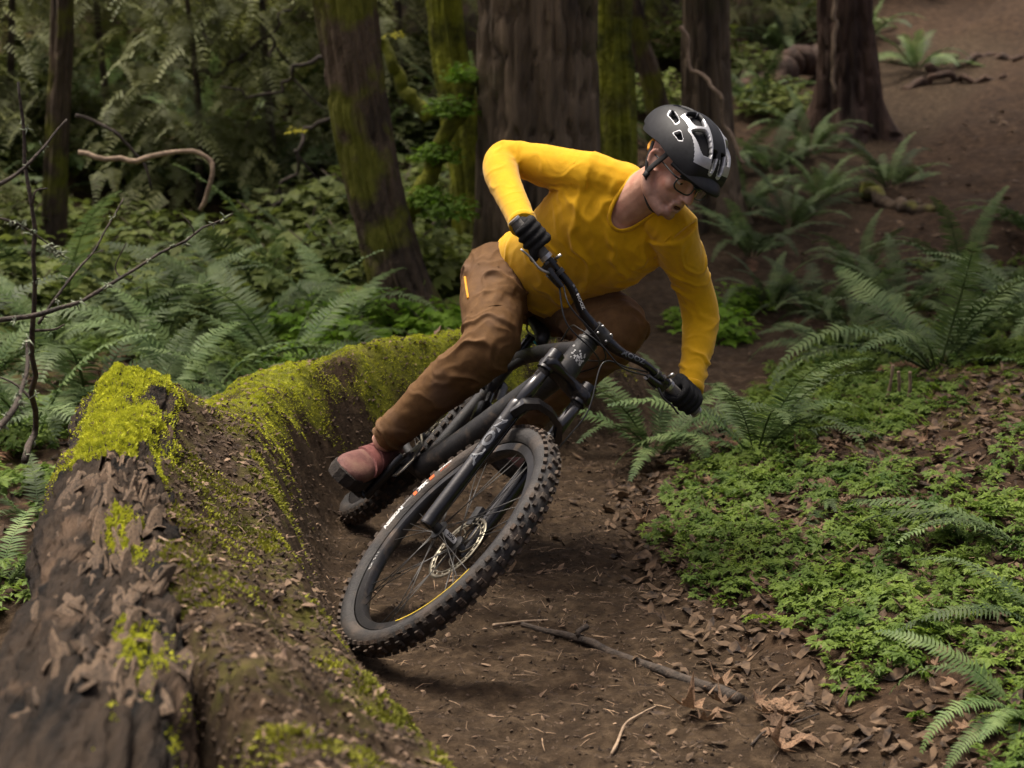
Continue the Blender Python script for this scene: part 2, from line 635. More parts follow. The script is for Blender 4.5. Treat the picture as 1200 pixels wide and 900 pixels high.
# bark plates flaking off the near half of the log, one by one
plate_meshes = []
for k in range(5):
    mb = MB()
    n = 9
    an = np.linspace(0, 2 * math.pi, n, endpoint=False)
    rr = (.5 + .16 * RNG.random(n)) / np.maximum(np.abs(np.cos(an)), np.abs(np.sin(an))) ** .8
    top = np.stack([np.cos(an) * rr, np.sin(an) * rr * .55, .10 + .05 * RNG.random(n)], 1)
    bot = top * V(1.15, 1.15, 0) - V(0, 0, .15)
    mb.add(np.vstack([top, bot]), [tuple(range(n))] + [(i, n + i, n + (i + 1) % n, (i + 1) % n) for i in range(n)])
    plate_meshes.append(mb)
M_PLATE = mat('bark_plate', (.018, .012, .008), (.27, .18, .11), 14, .9, .7, 50, rnd=.35, stretch=(.5, 2, 1))
pm = [p.mesh('bark_plate', M_PLATE, False) for p in plate_meshes]
for k in range(290):
    t = .34 + .45 * random.random()
    a = rad(random.gauss(104, 22))
    q = log_surface(np.array([t, t + .004, t]), np.array([a, a, a + .02]))
    ex, ey = nrm(q[1] - q[0]), nrm(q[2] - q[0])
    ez = nrm(np.cross(ex, ey))
    if np.dot(ez, q[0] - (LOG_A + (LOG_B - LOG_A) * t)) < 0: ez = -ez
    ey = np.cross(ez, ex)
    o = link('bark_plate', pm[k % 5], log_t)
    s = .022 + .045 * random.random() ** 1.5
    R = np.stack([ex, ey, ez], 1) @ rotm((0, 0, 1), random.gauss(0, .14)) @ rotm((0, 1, 0), random.gauss(0, .08))
    Mx = Matrix.Identity(4)
    for r_ in range(3):
        for c_ in range(3): Mx[r_][c_] = R[r_][c_] * (s * 1.5, s * .75, s * .32)[c_]
        Mx[r_][3] = q[0][r_] - LOG_A[r_] - ez[r_] * .004
    o.matrix_local = Mx

# ------------------------------------------------------------------ moss tufts (geometry)
def blades(name, P, Nn, size, mats, parent=None, off=None, lean=.7, kind='stuff', width=.28, label=None, cat=None):
    n = len(P)
    rd = RNG.normal(size=(n, 3))
    d = Nn + lean * rd / np.linalg.norm(rd, axis=1, keepdims=True)
    d /= np.linalg.norm(d, axis=1, keepdims=True)
    s = np.cross(d, RNG.normal(size=(n, 3)))
    s /= np.linalg.norm(s, axis=1, keepdims=True)
    L = size * (.5 + RNG.random(n))[:, None]
    b = P - Nn * .004
    v = np.stack([b - s * L * width, b + s * L * width, b + d * L * .6 + s * L * width * .8, b + d * L], 1).reshape(-1, 3)
    k = np.arange(n)[:, None] * 4
    f = k + np.array([[0, 1, 2, 3]])
    if off is not None: v = v - off
    return link(name, fast_mesh(name, v, f, mats), parent, label, cat, None, kind)

def ground_pts(n, x0, x1, y0, y1):
    x = RNG.uniform(x0, x1, n)
    y = RNG.uniform(y0, y1, n)
    return x, y

x, y = ground_pts(1100000, -1.4, .6, 2.3, 7.3)
z, s_, yc, st, tr = ground(x, y, full=True)
P = np.stack([x, y, z], 1)
cl = fbm(np.stack([x, y, 0 * x], 1), 5, 71, 4)
pr = 2.0 * sstep((yc - 5.0) / .4) * sstep((7.3 - yc) / .3) * sstep((s_ + .42) / .08) * (1 - sstep((s_ - .11) / .10))
pr = pr * sstep((cl + 1.15 - 1.0 * sstep((s_ - .05) / .12)) / .9)
lip = .9 * np.exp(-((s_ - .02) / .07) ** 2) * (yc < 5.4) * sstep((cl - .05) / .4) * (yc > 2.05)
mnd = .35 * ((s_ < 0) & (s_ > -.45)) * (yc < 5.4) * sstep((cl - .22) / .3)
keep = RNG.random(len(x)) < np.maximum.reduce([pr, lip, mnd])
e = .01
nx_ = -(ground(x[keep] + e, y[keep], rough=False) - ground(x[keep] - e, y[keep], rough=False)) / (2 * e)
ny_ = -(ground(x[keep], y[keep] + e, rough=False) - ground(x[keep], y[keep] - e, rough=False)) / (2 * e)
Nn = np.stack([nx_, ny_, np.ones(keep.sum())], 1)
Nn /= np.linalg.norm(Nn, axis=1, keepdims=True)
bright = (pr[keep] > .3)
blades('moss', P[keep][bright], Nn[bright], .0068, M_MOSS, label='bright yellow green moss carpeting the buried log behind the rider', cat='moss')
blades('moss', P[keep][~bright], Nn[~bright], .010, M_MOSSD, label='olive moss in patches along the lip of the dirt berm', cat='moss')

n = 300000
t = RNG.random(n)
a = rad(88) + RNG.normal(size=n) * .75
q = log_surface(t, a)
cl = fbm(np.stack([np.cos(a), np.sin(a), t * 5], 1), 2.0, 91, 4)
dens = np.where(t < .34, 1.6 * sstep((cl + .5) / .6), 1.0 * sstep((cl - .22) / .3) * (t > .42))
dens = dens * np.exp(-((a - rad(95)) / .8) ** 2) * (t > .012)
kp = RNG.random(n) < dens
cen = LOG_A + (LOG_B - LOG_A) * t[kp][:, None]
Nl = q[kp] - cen
Nl /= np.linalg.norm(Nl, axis=1, keepdims=True)
blades('moss', q[kp], Nl, .0075, M_MOSS, log_t, LOG_A)

# ------------------------------------------------------------------ crumbs of soil and bark, leaf litter
def crumbs(name, P, size, mats, flat=.6):
    n = len(P)
    base = np.array([(1, 0, 0), (-1, 0, 0), (0, 1, 0), (0, -1, 0), (0, 0, 1), (0, 0, -1)], float)
    fc = np.array([(0, 2, 4), (2, 1, 4), (1, 3, 4), (3, 0, 4), (2, 0, 5), (1, 2, 5), (3, 1, 5), (0, 3, 5)])
    v = base[None] * (1 + .6 * RNG.normal(size=(n, 6, 1)) * .5) + .25 * RNG.normal(size=(n, 6, 3))
    v = v * V(1.2, .8, flat)
    a = RNG.uniform(0, 6.283, n)
    c, s = np.cos(a), np.sin(a)
    v = np.stack([v[..., 0] * c[:, None] - v[..., 1] * s[:, None], v[..., 0] * s[:, None] + v[..., 1] * c[:, None], v[..., 2] + v[..., 0] * RNG.normal(size=(n, 1)) * .4], -1)
    v = v * size[:, None, None] + P[:, None]
    f = (np.arange(n)[:, None, None] * 6 + fc[None]).reshape(-1, 3)
    return fast_mesh(name, v.reshape(-1, 3), f, mats)

M_CRUMB = mat('soil_crumb', (.020, .012, .007), (.10, .066, .040), 22, .95, detail=3)
M_CHIP = mat('bark_chip', (.06, .035, .022), (.24, .16, .10), 16, .9, detail=3)
x, y = ground_pts(60000, -1.3, 1.0, 2.4, 7.2)
z, s_, yc, st, tr = ground(x, y, full=True)
mound = (s_ < .05) & (s_ > -.6) & (yc < 6.2)
pr = np.where(mound, .85 * (1 - .85 * sstep((yc - 5.1) / .4)), .25 * (tr > .2) + .3 * (s_ < .3) * (s_ > 0))
kp = RNG.random(len(x)) < pr
sz = .0028 + .005 * RNG.random(kp.sum()) ** 2.2 + np.where(mound[kp], .0025, 0) * RNG.random(kp.sum())
o = link('soil_crumbs', crumbs('soil_crumbs', np.stack([x, y, z + .001], 1)[kp], sz, M_CRUMB), None, 'loose brown soil crumbs over the berm and trail', 'soil', kind='stuff')
x, y = ground_pts(9000, -1.3, 1.1, 2.4, 7.2)
z, s_, yc, st, tr = ground(x, y, full=True)
kp = RNG.random(len(x)) < np.where((s_ < .05) & (s_ > -.6) & (yc < 5.6), .55, .14)
sz = .005 + .007 * RNG.random(kp.sum()) ** 2
link('bark_chips', crumbs('bark_chips', np.stack([x, y, z + .002], 1)[kp], sz, M_CHIP, .35), None, 'pale flat bark chips scattered over the berm', 'bark chips', kind='stuff')

# ------------------------------------------------------------------ foliage materials
M_FERN = mat('fern_green', (.038, .074, .020), (.125, .172, .058), 6, .6, 0, trans=.30, rnd=.5, spec=.28)
M_FERN_Y = mat('fern_bright', (.06, .12, .02), (.11, .18, .035), 6, .55, 0, trans=.35, rnd=.3)
M_FERN_DEAD = mat('fern_dead', (.12, .06, .03), (.24, .13, .07), 6, .8, 0, trans=.2, rnd=.3)
M_HERB = mat('herb_leaf', (.032, .080, .009), (.19, .265, .040), 7, .6, 0, trans=.40, lo=.3, hi=.7, spec=.25)
M_BRIGHT = mat('bright_leaf', (.10, .21, .012), (.21, .34, .03), 3, .6, 0, trans=.5, rnd=.2, spec=.25)
M_NEEDLE = mat('needle', (.085, .105, .028), (.20, .21, .055), 1.5, .6, 0, trans=.3, rnd=.3)
M_CANOPY = mat('canopy_leaf', (.03, .06, .02), (.06, .10, .03), 2, .6, 0, trans=.3, rnd=.2)
M_DEADLEAF = mat('dead_leaf', (.070, .038, .020), (.24, .145, .082), 14, .8, .4, 60, rnd=.4, trans=.12)
M_LITTER = mat('litter_leaf', (.014, .008, .0045), (.15, .094, .052), 21, .85, 0, trans=.1, detail=3)
M_TWIG = mat('twig_bark', (.022, .017, .013), (.075, .055, .04), 30, .85, .5, 90)
M_TWIG_PALE = mat('twig_pale', (.16, .11, .07), (.36, .26, .17), 20, .8, .4, 60)
M_LICHEN = mat('lichen', (.12, .14, .09), (.26, .29, .2), 40, .9)

# ------------------------------------------------------------------ sword fern
def frond_mesh(seed, a0, a1, mats, npairs=26, lmax=.12, side=0.0):
    """one frond of unit length 1: rachis arching from elevation a0 to a1, paired pinnae"""
    r = np.random.default_rng(seed)
    k = 40
    t = np.linspace(0, 1, k)
    el = a0 + (a1 - a0) * t ** 1.3
    yaw = side * t ** 2
    dp = np.stack([np.cos(el) * np.cos(yaw), np.cos(el) * np.sin(yaw), np.sin(el)], 1) / k
    pts = np.cumsum(dp, 0)
    mb = MB()
    mb.tube(pts[::4], np.linspace(.0075, .0018, len(pts[::4])), 4)
    T = np.gradient(pts, axis=0)
    T /= np.linalg.norm(T, axis=1, keepdims=True)
    vs, fs, c = [], [], 0
    for j in range(npairs):
        u = .13 + .86 * j / (npairs - 1)
        i = min(int(u * k), k - 1)
        l = lmax * (.35 + .65 * min(1, (u - .08) / .25)) * (1 - max(0, u - .35) / .68) ** .75 + .008
        w = .5 * .86 / npairs * 1.02
        tg = T[i]
        S = nrm(np.cross(V(0, 0, 1), tg))
        Nn = np.cross(tg, S)
        for sg in (-1, 1):
            d = nrm(sg * S + tg * .28 + Nn * r.normal(.05, .13))
            lw = l * r.uniform(.88, 1.08)
            p = pts[i]
            droop = -Nn * lw * r.uniform(.05, .3)
            a_ = p - tg * w * .7
            b_ = p + tg * w * .7
            m1 = p + d * lw * .45 - tg * w * .75 + Nn * .003
            m2 = p + d * lw * .45 + tg * w * .85 + Nn * .003
            tp = p + d * lw + droop + tg * w * .8
            vs += [a_, b_, m2, m1, tp]
            fs += [(c, c + 1, c + 2, c + 3), (c + 3, c + 2, c + 4)]
            c += 5
    mb.add(vs, fs)
    return mb.mesh('frond', mats, True)

FRONDS = {}
for nm, mt in (('green', M_FERN), ('bright', M_FERN_Y), ('dead', M_FERN_DEAD)):
    FRONDS[nm] = [frond_mesh(40 + i, rad(a0), rad(a1), mt, npairs=np_, side=sd_) for i, (a0, a1, np_, sd_) in enumerate(
        [(62, -35, 40, .15), (70, 10, 38, -.1), (52, -55, 40, .2), (45, -25, 36, -.25), (66, -8, 40, .1), (38, -40, 36, .3), (58, -10, 38, -.2)])]

def fern(pos, size, n=13, label='', group=None, kind='green', seed=0, dirs=None, tilt=0.0, dead=1):
    r = random.Random(seed)
    t = thing('sword_fern', label, 'fern', pos, group)
    k0 = r.random() * 6.28
    for i in range(n):
        o = link('frond', r.choice(FRONDS[kind]), t)
        a = dirs[i % len(dirs)] + r.gauss(0, .15) if dirs else k0 + i * 6.283 / n * 1.0 + r.gauss(0, .25)
        s = size * r.uniform(.72, 1.1)
        o.rotation_euler = (r.gauss(0, .22), r.gauss(tilt, .16), a)
        o.scale = (s, s * r.uniform(.9, 1.1), s)
        o.location = (.02 * math.cos(a), .02 * math.sin(a), 0)
    for i in range(dead):
        o = link('frond', r.choice(FRONDS['dead'][2:3] + FRONDS['dead'][5:6]), t)
        a = r.random() * 6.28
        s = size * r.uniform(.5, .8)
        o['label'] = 'withered brown frond'
        o.rotation_euler = (r.gauss(0, .3), .45, a)
        o.scale = (s, s, s)
    return t

def gfern(px, py, size, **k):
    p = on_ground(px, py)
    return fern(p - V(0, 0, .02), size, **k)

def dfern(px, d, size, **k):
    p = at(px, 300, d)
    return fern(V(p[0], p[1], gz(p[0], p[1]) - .02), size, **k)

# right-hand side, each its own look
dfern(1105, 7.3, .78, n=17, label='largest sword fern, arching over the leafy bank on the trail\'s inner side', seed=1)
dfern(893, 6.15, .62, n=14, label='sword fern with low arching fronds beside the rider\'s gloved left hand', seed=12)
dfern(772, 6.5, .58, n=13, label='sword fern partly hidden by the rider\'s left forearm', seed=3)
dfern(1225, 8.2, .80, n=14, label='sword fern behind the largest fern, beneath the bare hillside', seed=4)
dfern(985, 8.1, .50, n=11, label='small sword fern between the largest fern and the trail', seed=15)
dfern(985, 5.35, .30, n=5, label='single low sword fern spray among green herbs and dead leaves', seed=6, dead=0, dirs=[-1.9, -1.2, -2.4])
dfern(1235, 4.75, .52, n=5, label='fern fronds lying flat over dead leaves on the bank', seed=7, dirs=[2.9, 3.3, 2.5, 3.6], tilt=.4, dead=0)
dfern(1265, 4.25, .42, n=4, label='fern with drooping glossy fronds over a patch of leaf litter', seed=8, dirs=[2.7, 3.5], tilt=.3, dead=0)
dfern(1240, 3.75, .36, n=6, label='fern at the foot of the herb bank with nodding fronds', seed=9, dirs=[2.6, 3.4, 3.9], tilt=.2, dead=0)
# left-hand side, behind the log
lf = 'grey green sword fern in the thicket behind the mossy log'
LEFT = [(330, 7.9, .88, 5), (230, 7.2, .84, 6), (95, 7.3, .92, 7), (150, 6.6, .70, 8), (25, 6.6, .84, 9), (395, 8.6, .7, 10), (290, 8.8, .9, 11), (180, 8.6, .98, 12), (330, 9.4, .95, 23), (70, 9.4, 1.0, 24),
        (60, 8.6, .8, 13), (-40, 7.4, .8, 14), (120, 10.0, .8, 16), (250, 10.2, .8, 17), (370, 10.3, .7, 18), (10, 10.4, .85, 19), (30, 5.6, .40, 20), (-30, 5.0, .36, 21), (-120, 7.2, .85, 25), (-190, 8.6, .9, 26), (-110, 9.6, .95, 27), (-230, 7.4, .85, 28), (285, 6.7, .55, 22)]
for i, (px, d, s, sd_) in enumerate(LEFT):
    dfern(px, d, s, n=9, label=lf, group='sword ferns in the thicket behind the log', seed=30 + sd_, dead=4)
lf = 'sword fern on the wooded slope behind the tree trunks'
BACK = [(1060, 9.2, .6), (1130, 9.6, .65), (1185, 9.2, .6), (1000, 8.9, .5), (1220, 10.2, .7), (960, 9.4, .5), (880, 10.4, .55), (925, 10.9, .6), (960, 11.4, .6), (905, 9.6, .5), (1040, 11.6, .55), (1010, 10.0, .5), (860, 12.2, .6), (900, 12.0, .62), (945, 12.4, .6), (870, 11.2, .5), (1065, 14.6, .65), (1010, 15.8, .6), (760, 12.6, .5), (470, 11.4, .7), (430, 12.6, .8), (310, 12.2, .85), (170, 12.4, .85),
        (60, 12.6, .85), (-30, 12.0, .85), (250, 13.6, .9), (120, 14.2, .9), (360, 14.4, .9), (910, 15.2, .7), (20, 14.8, .9), (540, 13.4, .8), (880, 13.6, .6)]
for i, (px, d, s) in enumerate(BACK):
    dfern(px, d, s, n=13, label=lf, group='sword ferns on the slope behind the trees', seed=80 + i, dead=1)

# ------------------------------------------------------------------ ground herbs (nobody could count them)
def leaf_cluster(n_leaf, rs):
    """one low herb: several three-part lobed leaves on thin stalks"""
    v, f = [], []
    for i in range(n_leaf):
        a = rs.uniform(0, 6.283)
        el = rs.uniform(.5, 1.25)
        h = rs.uniform(.25, 1.0)
        c = V(math.cos(a) * math.cos(el), math.sin(a) * math.cos(el), math.sin(el)) * h
        o_ = V(math.cos(a), math.sin(a), rs.uniform(-.45, .15))
        o_ = nrm(o_)
        s_ = nrm(np.cross(V(0, 0, 1), o_) + V(0, 0, rs.uniform(-.3, .3)))
        L = rs.uniform(.42, .72)
        for ang, l in ((-1.15, .8), (0, 1), (1.15, .8)):
            d = o_ * math.cos(ang) + s_ * math.sin(ang)
            e_ = -o_ * math.sin(ang) + s_ * math.cos(ang)
            for a2, l2 in ((-.62, .72), (0, 1), (.62, .72)):
                d2 = d * math.cos(a2) + e_ * math.sin(a2)
                e2 = -d * math.sin(a2) + e_ * math.cos(a2)
                k = len(v)
                Lr = L * l * l2
                up = V(0, 0, .06 * rs.normal())
                b = c + d * L * l * .12
                v += [b, b + d2 * Lr * .5 - e2 * Lr * .2 + up, b + d2 * Lr + V(0, 0, -.12 * Lr), b + d2 * Lr * .5 + e2 * Lr * .2 + up]
                f.append((k, k + 1, k + 2, k + 3))
    return np.array(v), np.array(f)

def scatter(name, protos, P, scale, tiltv, mats, **kw):
    vs, fs, c = [], [], 0
    which = RNG.integers(0, len(protos), len(P))
    for w, (pv, pf_) in enumerate(protos):
        idx = np.where(which == w)[0]
        n = len(idx)
        if n == 0: continue
        a = RNG.uniform(0, 6.283, n)
        co, si = np.cos(a), np.sin(a)
        x_ = pv[None, :, 0] * co[:, None] - pv[None, :, 1] * si[:, None]
        y_ = pv[None, :, 0] * si[:, None] + pv[None, :, 1] * co[:, None]
        z_ = np.broadcast_to(pv[None, :, 2], x_.shape)
        tx, ty = RNG.normal(size=(2, n, 1)) * tiltv
        z2 = z_ + x_ * tx + y_ * ty
        q = np.stack([x_, y_, z2], -1) * scale[idx][:, None, None] + P[idx][:, None]
        vs.append(q.reshape(-1, 3))
        fs.append((np.arange(n)[:, None, None] * len(pv) + pf_[None]).reshape(-1, pf_.shape[1]) + c)
        c += n * len(pv)
    return link(name, fast_mesh(name, np.vstack(vs), np.vstack(fs), mats), kind='stuff', **kw)

HERBS = [leaf_cluster(k, RNG) for k in (4, 5, 5, 6, 6, 7)]
x, y = ground_pts(52000, .3, 4.0, 3.0, 10.0)
z, s_, yc, st, tr = ground(x, y, full=True)
cl = fbm(np.stack([x, y, 0 * x], 1), 1.7, 55, 3) + .5 * fbm(np.stack([x, y, 0 * x], 1), 6, 56, 2)
pr = sstep((st - .56 - .10 * fbm(np.stack([x, y, 0 * x], 1), 3, 57, 2)) / .14) * sstep((cl + .22 + .30 * sstep((x - 1.0) / .5)) / .5) * np.clip(1.1 - (y - 6.0) * .15, .3, 1)
kp = RNG.random(len(x)) < pr * .40
scatter('ground_herbs', HERBS, np.stack([x, y, z - .004], 1)[kp], .030 + .026 * RNG.random(kp.sum()), .28, M_HERB,
        label='low green lobed herbs carpeting the bank beside the trail', cat='ground cover')
x, y = ground_pts(9000, .3, 3.4, 3.0, 8.5)
z, s_, yc, st, tr = ground(x, y, full=True)
kp = RNG.random(len(x)) < .16 * sstep((st - .48) / .3)
M_HERB2 = mat('seedling_leaf', (.07, .14, .012), (.20, .27, .03), 5, .6, 0, trans=.45, spec=.25)
scatter('seedlings', HERBS, np.stack([x, y, z - .002], 1)[kp], .016 + .030 * RNG.random(kp.sum()) ** 1.5, .35, M_HERB2,
        label='scattered bright seedlings poking through the leaf litter', cat='ground cover')
x, y = ground_pts(9000, -3.8, -.3, 4.2, 10.0)
z, s_, yc, st, tr = ground(x, y, full=True)
cl = fbm(np.stack([x, y, 0 * x], 1), 1.5, 65, 3)
kp = (RNG.random(len(x)) < .55 * sstep((cl + .35) / .5)) & (s_ < -.5)
scatter('ground_herbs', HERBS, np.stack([x, y, z - .004], 1)[kp], .05 + .05 * RNG.random(kp.sum()), .25, M_HERB,
        label='dim green herbs on the forest floor behind the mossy log', cat='ground cover')

# ------------------------------------------------------------------ dead leaves
def maple_leaf(seed, curl):
    r = np.random.default_rng(seed)
    angs = np.radians([-128, -100, -78, -50, -30, -14, 0, 14, 30, 50, 78, 100, 128, 180])
    rads = np.array([.62, .38, .86, .44, .52, .40, 1.0, .40, .52, .44, .86, .38, .62, .30]) * r.uniform(.9, 1.1, 14)
    o_ = np.stack([np.cos(angs) * rads, np.sin(angs) * rads, 0 * angs], 1)
    i_ = o_ * .5
    v = np.vstack([o_, i_, [[0, 0, 0]]])
    n = 14
    f = [(i, (i + 1) % n, n + (i + 1) % n, n + i) for i in range(n)] + [(n + i, n + (i + 1) % n, 2 * n) for i in range(n)]
    d = np.linalg.norm(v[:, :2], axis=1)
    v[:, 2] = curl * d ** 2 * (1 + .5 * np.sin(3 * np.arctan2(v[:, 1], v[:, 0]) + seed)) + .10 * r.normal(size=len(v)) * d + .25 * np.abs(v[:, 1]) * curl
    mb = MB()
    mb.add(v, f)
    st_ = np.array([(-.28, 0, 0), (-.6, .03, .06), (-.9, .09, .05)])
    mb.tube(spline(st_, 5), .018, 4)
    return mb

LEAVES = [maple_leaf(k, c) for k, c in enumerate((.45, -.4, .7, .25, -.65, .95, -.2))]
LEAF_ME = [l.mesh('fallen_leaf', M_DEADLEAF, True) for l in LEAVES]
cand = []
while len(cand) < 210:
    xx, yy = random.uniform(.3, 2.3), random.uniform(3.3, 6.4)
    z, s_, yc, st, tr = ground([xx], [yy], full=True)
    if st[0] < .42 + random.gauss(0, .07): continue
    cl = fbm(np.array([[xx, yy, 0]]), 2.2, 88, 3)[0]
    if random.random() > .25 + .75 * float(sstep(np.array([(cl + .15) / .35]))[0]): continue
    cand.append((xx, yy, float(z[0]), random.uniform(.022, .05)))
p0 = on_ground(868, 848)
for k in range(20):       # drift of larger curled leaves at the end of the stick
    xx, yy = p0[0] + random.gauss(.06, .10), p0[1] + random.gauss(-.02, .09)
    cand.append((xx, yy, gz(xx, yy) + .005, random.uniform(.04, .068)))
for k in range(16):
    xx, yy = random.uniform(-.1, .45), random.uniform(3.3, 6.8)
    cand.append((xx, yy, gz(xx, yy), random.uniform(.014, .026)))
for k, (xx, yy, zz, s) in enumerate(cand):
    o = link('fallen_leaf', LEAF_ME[k % 7], None, 'curled brown dead maple leaf lying on the ground beside the trail', 'leaf', 'dead leaves along the trail edge')
    o.location = (xx, yy, zz + .012)
    o.rotation_euler = (random.gauss(0, .35), random.gauss(0, .35), random.random() * 6.28)
    o.scale = (s, s * random.uniform(.7, 1), s)

def litter_proto(seed):
    r = np.random.default_rng(seed)
    v = np.array([(-1, 0, 0), (-.3, -.42, .1), (.5, -.3, .15), (1, .02, .05), (.45, .34, .12), (-.35, .4, .1)]) * r.uniform(.8, 1.2, (6, 3))
    v[:, 2] += r.normal(0, .18, 6)
    return v, np.array([(0, 1, 4, 5), (1, 2, 3, 4)])
LIT = [litter_proto(k) for k in range(6)]
x, y = ground_pts(30000, -4, 5, 3.0, 13)
z, s_, yc, st, tr = ground(x, y, full=True)
cl = fbm(np.stack([x, y, 0 * x], 1), 1.4, 45, 3)
kp = RNG.random(len(x)) < np.where(np.abs(s_) < .75, .02, np.where(np.abs(st) < .48, .05, .55)) * np.clip((10.5 - y) / 2.5, .2, 1)
scatter('leaf_litter', LIT, np.stack([x, y, z + .006], 1)[kp], .012 + .024 * RNG.random(kp.sum()), .35, M_LITTER, label='brown leaf litter covering the forest floor', cat='leaf litter')
x, y = ground_pts(9000, .3, 2.6, 3.2, 6.8)
z, s_, yc, st, tr = ground(x, y, full=True)
kp = RNG.random(len(x)) < np.where(st < .36, .05, .5)
scatter('leaf_litter', LIT, np.stack([x, y, z + .008], 1)[kp], .010 + .020 * RNG.random(kp.sum()), .4, M_LITTER, label='torn brown leaf scraps under the green herbs', cat='leaf litter')

# fine needles, stalks and twig bits strewn over soil and litter
def needle_proto(seed):
    r = np.random.default_rng(seed)
    b = r.normal(0, .12, 3)
    v = np.array([(-1, -.035, 0), (-1, .035, .03), (0, -.04 + b[0], .06), (0, .04 + b[0], .09), (1, -.02 + b[1], .0), (1, .02 + b[1], .04)])
    return v, np.array([(0, 2, 3, 1), (2, 4, 5, 3)])
M_BITS = mat('twig_bits', (.03, .019, .012), (.30, .20, .12), 19, .85, detail=2)
x, y = ground_pts(15000, -1.3, 2.6, 2.6, 8.0)
z, s_, yc, st, tr = ground(x, y, full=True)
kp = RNG.random(len(x)) < np.where(np.abs(s_) < .7, .35, .6)
scatter('twig_litter', [needle_proto(k) for k in range(5)], np.stack([x, y, z + .004], 1)[kp], .008 + .022 * RNG.random(kp.sum()) ** 2, .18, M_BITS, label='fine needles and twig bits strewn over trail and bank', cat='twig litter')

# ------------------------------------------------------------------ sticks and twigs
def stick(name, pts, r0, r1, label, mt=M_TWIG, cat='twig', side=(), group=None, n=7, wob=.004, lichen=0, k=26, lv=0):
    p = spline(np.array(pts), k)
    L = np.linalg.norm(p[-1] - p[0])
    p = p + wob * np.stack([noise(p, 14, 3 + lv), noise(p, 14, 4 + lv), noise(p, 14, 5 + lv)], 1)
    base = p[0].copy()
    t = thing(name, label, cat, base, group)
    rr = np.linspace(r0, r1, k) * (1 + .16 * noise(p, 40, 9))
    part(MB().tube(p, rr, n), 'stem', mt, t, off=base)
    for (u, dv, ln_) in side:
        i = int(u * (k - 1))
        q = np.array([p[i], p[i] + np.array(dv) * ln_ * .5 + RNG.normal(size=3) * .01, p[i] + np.array(dv) * ln_ + RNG.normal(size=3) * .015])
        part(MB().tube(spline(q, 8), np.linspace(rr[i] * .6, r1 * .6, 8), 5), 'side_twig', mt, t, off=base)
    if lichen:
        mb = MB()
        for j in range(lichen):
            i = random.randrange(k)
            c = p[i] + RNG.normal(size=3) * rr[i] * 1.2
            for b_ in range(4):
                d = nrm(RNG.normal(size=3))
                mb.tube([c, c + d * .008, c + d * .014 + RNG.normal(size=3) * .004], [.0022, .0018, .0006], 4)
        part(mb, 'lichen', M_LICHEN, t, off=base)['kind'] = 'stuff'
    return t

def gpath(pp, lift=.008):
    q = []
    for px, py in pp:
        g = on_ground(px, py)
        g[2] = gz(g[0], g[1]) + lift
        q.append(g)
    return q

stick('fallen_stick', gpath([(612, 738), (690, 757), (770, 785), (868, 828)], .010), .008, .015, 'long dark stick lying across the dirt trail up to the leaf drift', cat='stick', side=[(.3, (.3, .6, .5), .05)], wob=.008)
stick('fallen_twig', gpath([(578, 736), (610, 732), (642, 730)]), .005, .003, 'short tan twig on the dirt just above the long stick', M_TWIG_PALE)
stick('fallen_twig', gpath([(718, 888), (735, 858), (768, 830)]), .004, .002, 'thin forked twig standing pale against dirt in front of the long stick', M_TWIG_PALE, side=[(.45, (.5, -.5, .1), .06)])
stick('fallen_twig', gpath([(160, 629), (190, 648), (223, 670)]), .0032, .0018, 'thin pale twig lying on the berm dirt beside the log', M_TWIG_PALE)
stick('fallen_twig', gpath([(880, 880), (900, 860), (960, 850)]), .003, .002, 'bent brown twig under the drift of curled leaves')
for k, (a_, b_) in enumerate([((1038, 470), (1046, 428)), ((1052, 470), (1053, 436)), ((1064, 474), (1066, 436))]):
    g = on_ground(*a_)
    p2 = at(b_[0], b_[1], g[1] - .02)
    stick('broken_stalk', [g - V(0, 0, .02), (g + p2) / 2 + V(.004, 0, 0), p2], .008, .006, 'pale broken stalk standing upright among the herbs on the bank', M_TWIG_PALE, cat='stalk', group='broken stalks on the bank')
# foreground twigs at the left edge
stick('bare_branch', [at(-30, 382, 3.9), at(60, 366, 3.95), at(110, 345, 4.0), at(200, 290, 4.1), at(275, 252, 4.2)], .0065, .002, 'slender bare lichen-dotted branch reaching over the mossy log', cat='branch', side=[(.62, (.02, .05, 1), .08), (.86, (-.3, 0, .9), .05)], lichen=14, wob=.01)
stick('bare_branch', [at(-25, 228, 3.7), at(20, 205, 3.72), at(48, 175, 3.75), at(78, 140, 3.8)], .005, .002, 'short dark branch slanting across the upright stem', cat='branch', lichen=3)
stick('bare_branch', [at(42, 500, 4.4), at(30, 540, 4.3)][::-1] + [at(38, 440, 4.2), at(40, 300, 4.1), at(30, 170, 4.1), at(22, 95, 4.1)], .009, .003, 'thin upright bare stem rising beside the log', cat='branch', side=[(.35, (-.5, .2, .4), .22), (.5, (.7, .2, -.2), .12), (.7, (.4, .1, .5), .1)], lichen=8, wob=.01)
stick('bare_branch', [at(-30, 250, 3.8), at(10, 258, 3.8), at(40, 275, 3.82), at(75, 300, 3.85)], .003, .0015, 'wispy lichen-covered twig hanging near the upright stem', M_TWIG, cat='branch', lichen=22)
stick('bare_branch', [at(45, 380, 4.15), at(75, 335, 4.2), at(112, 290, 4.3), at(145, 233, 4.4)], .004, .0018, 'straight bare twig growing up from the long lichen branch', cat='branch', side=[(.6, (.5, 0, .6), .06)], lichen=4)
stick('bare_branch', [at(-20, 520, 3.6), at(12, 485, 3.7), at(28, 450, 3.8), at(32, 400, 3.9)], .008, .004, 'crooked lichen twig rising by the log\'s outer side', cat='branch', lichen=16)
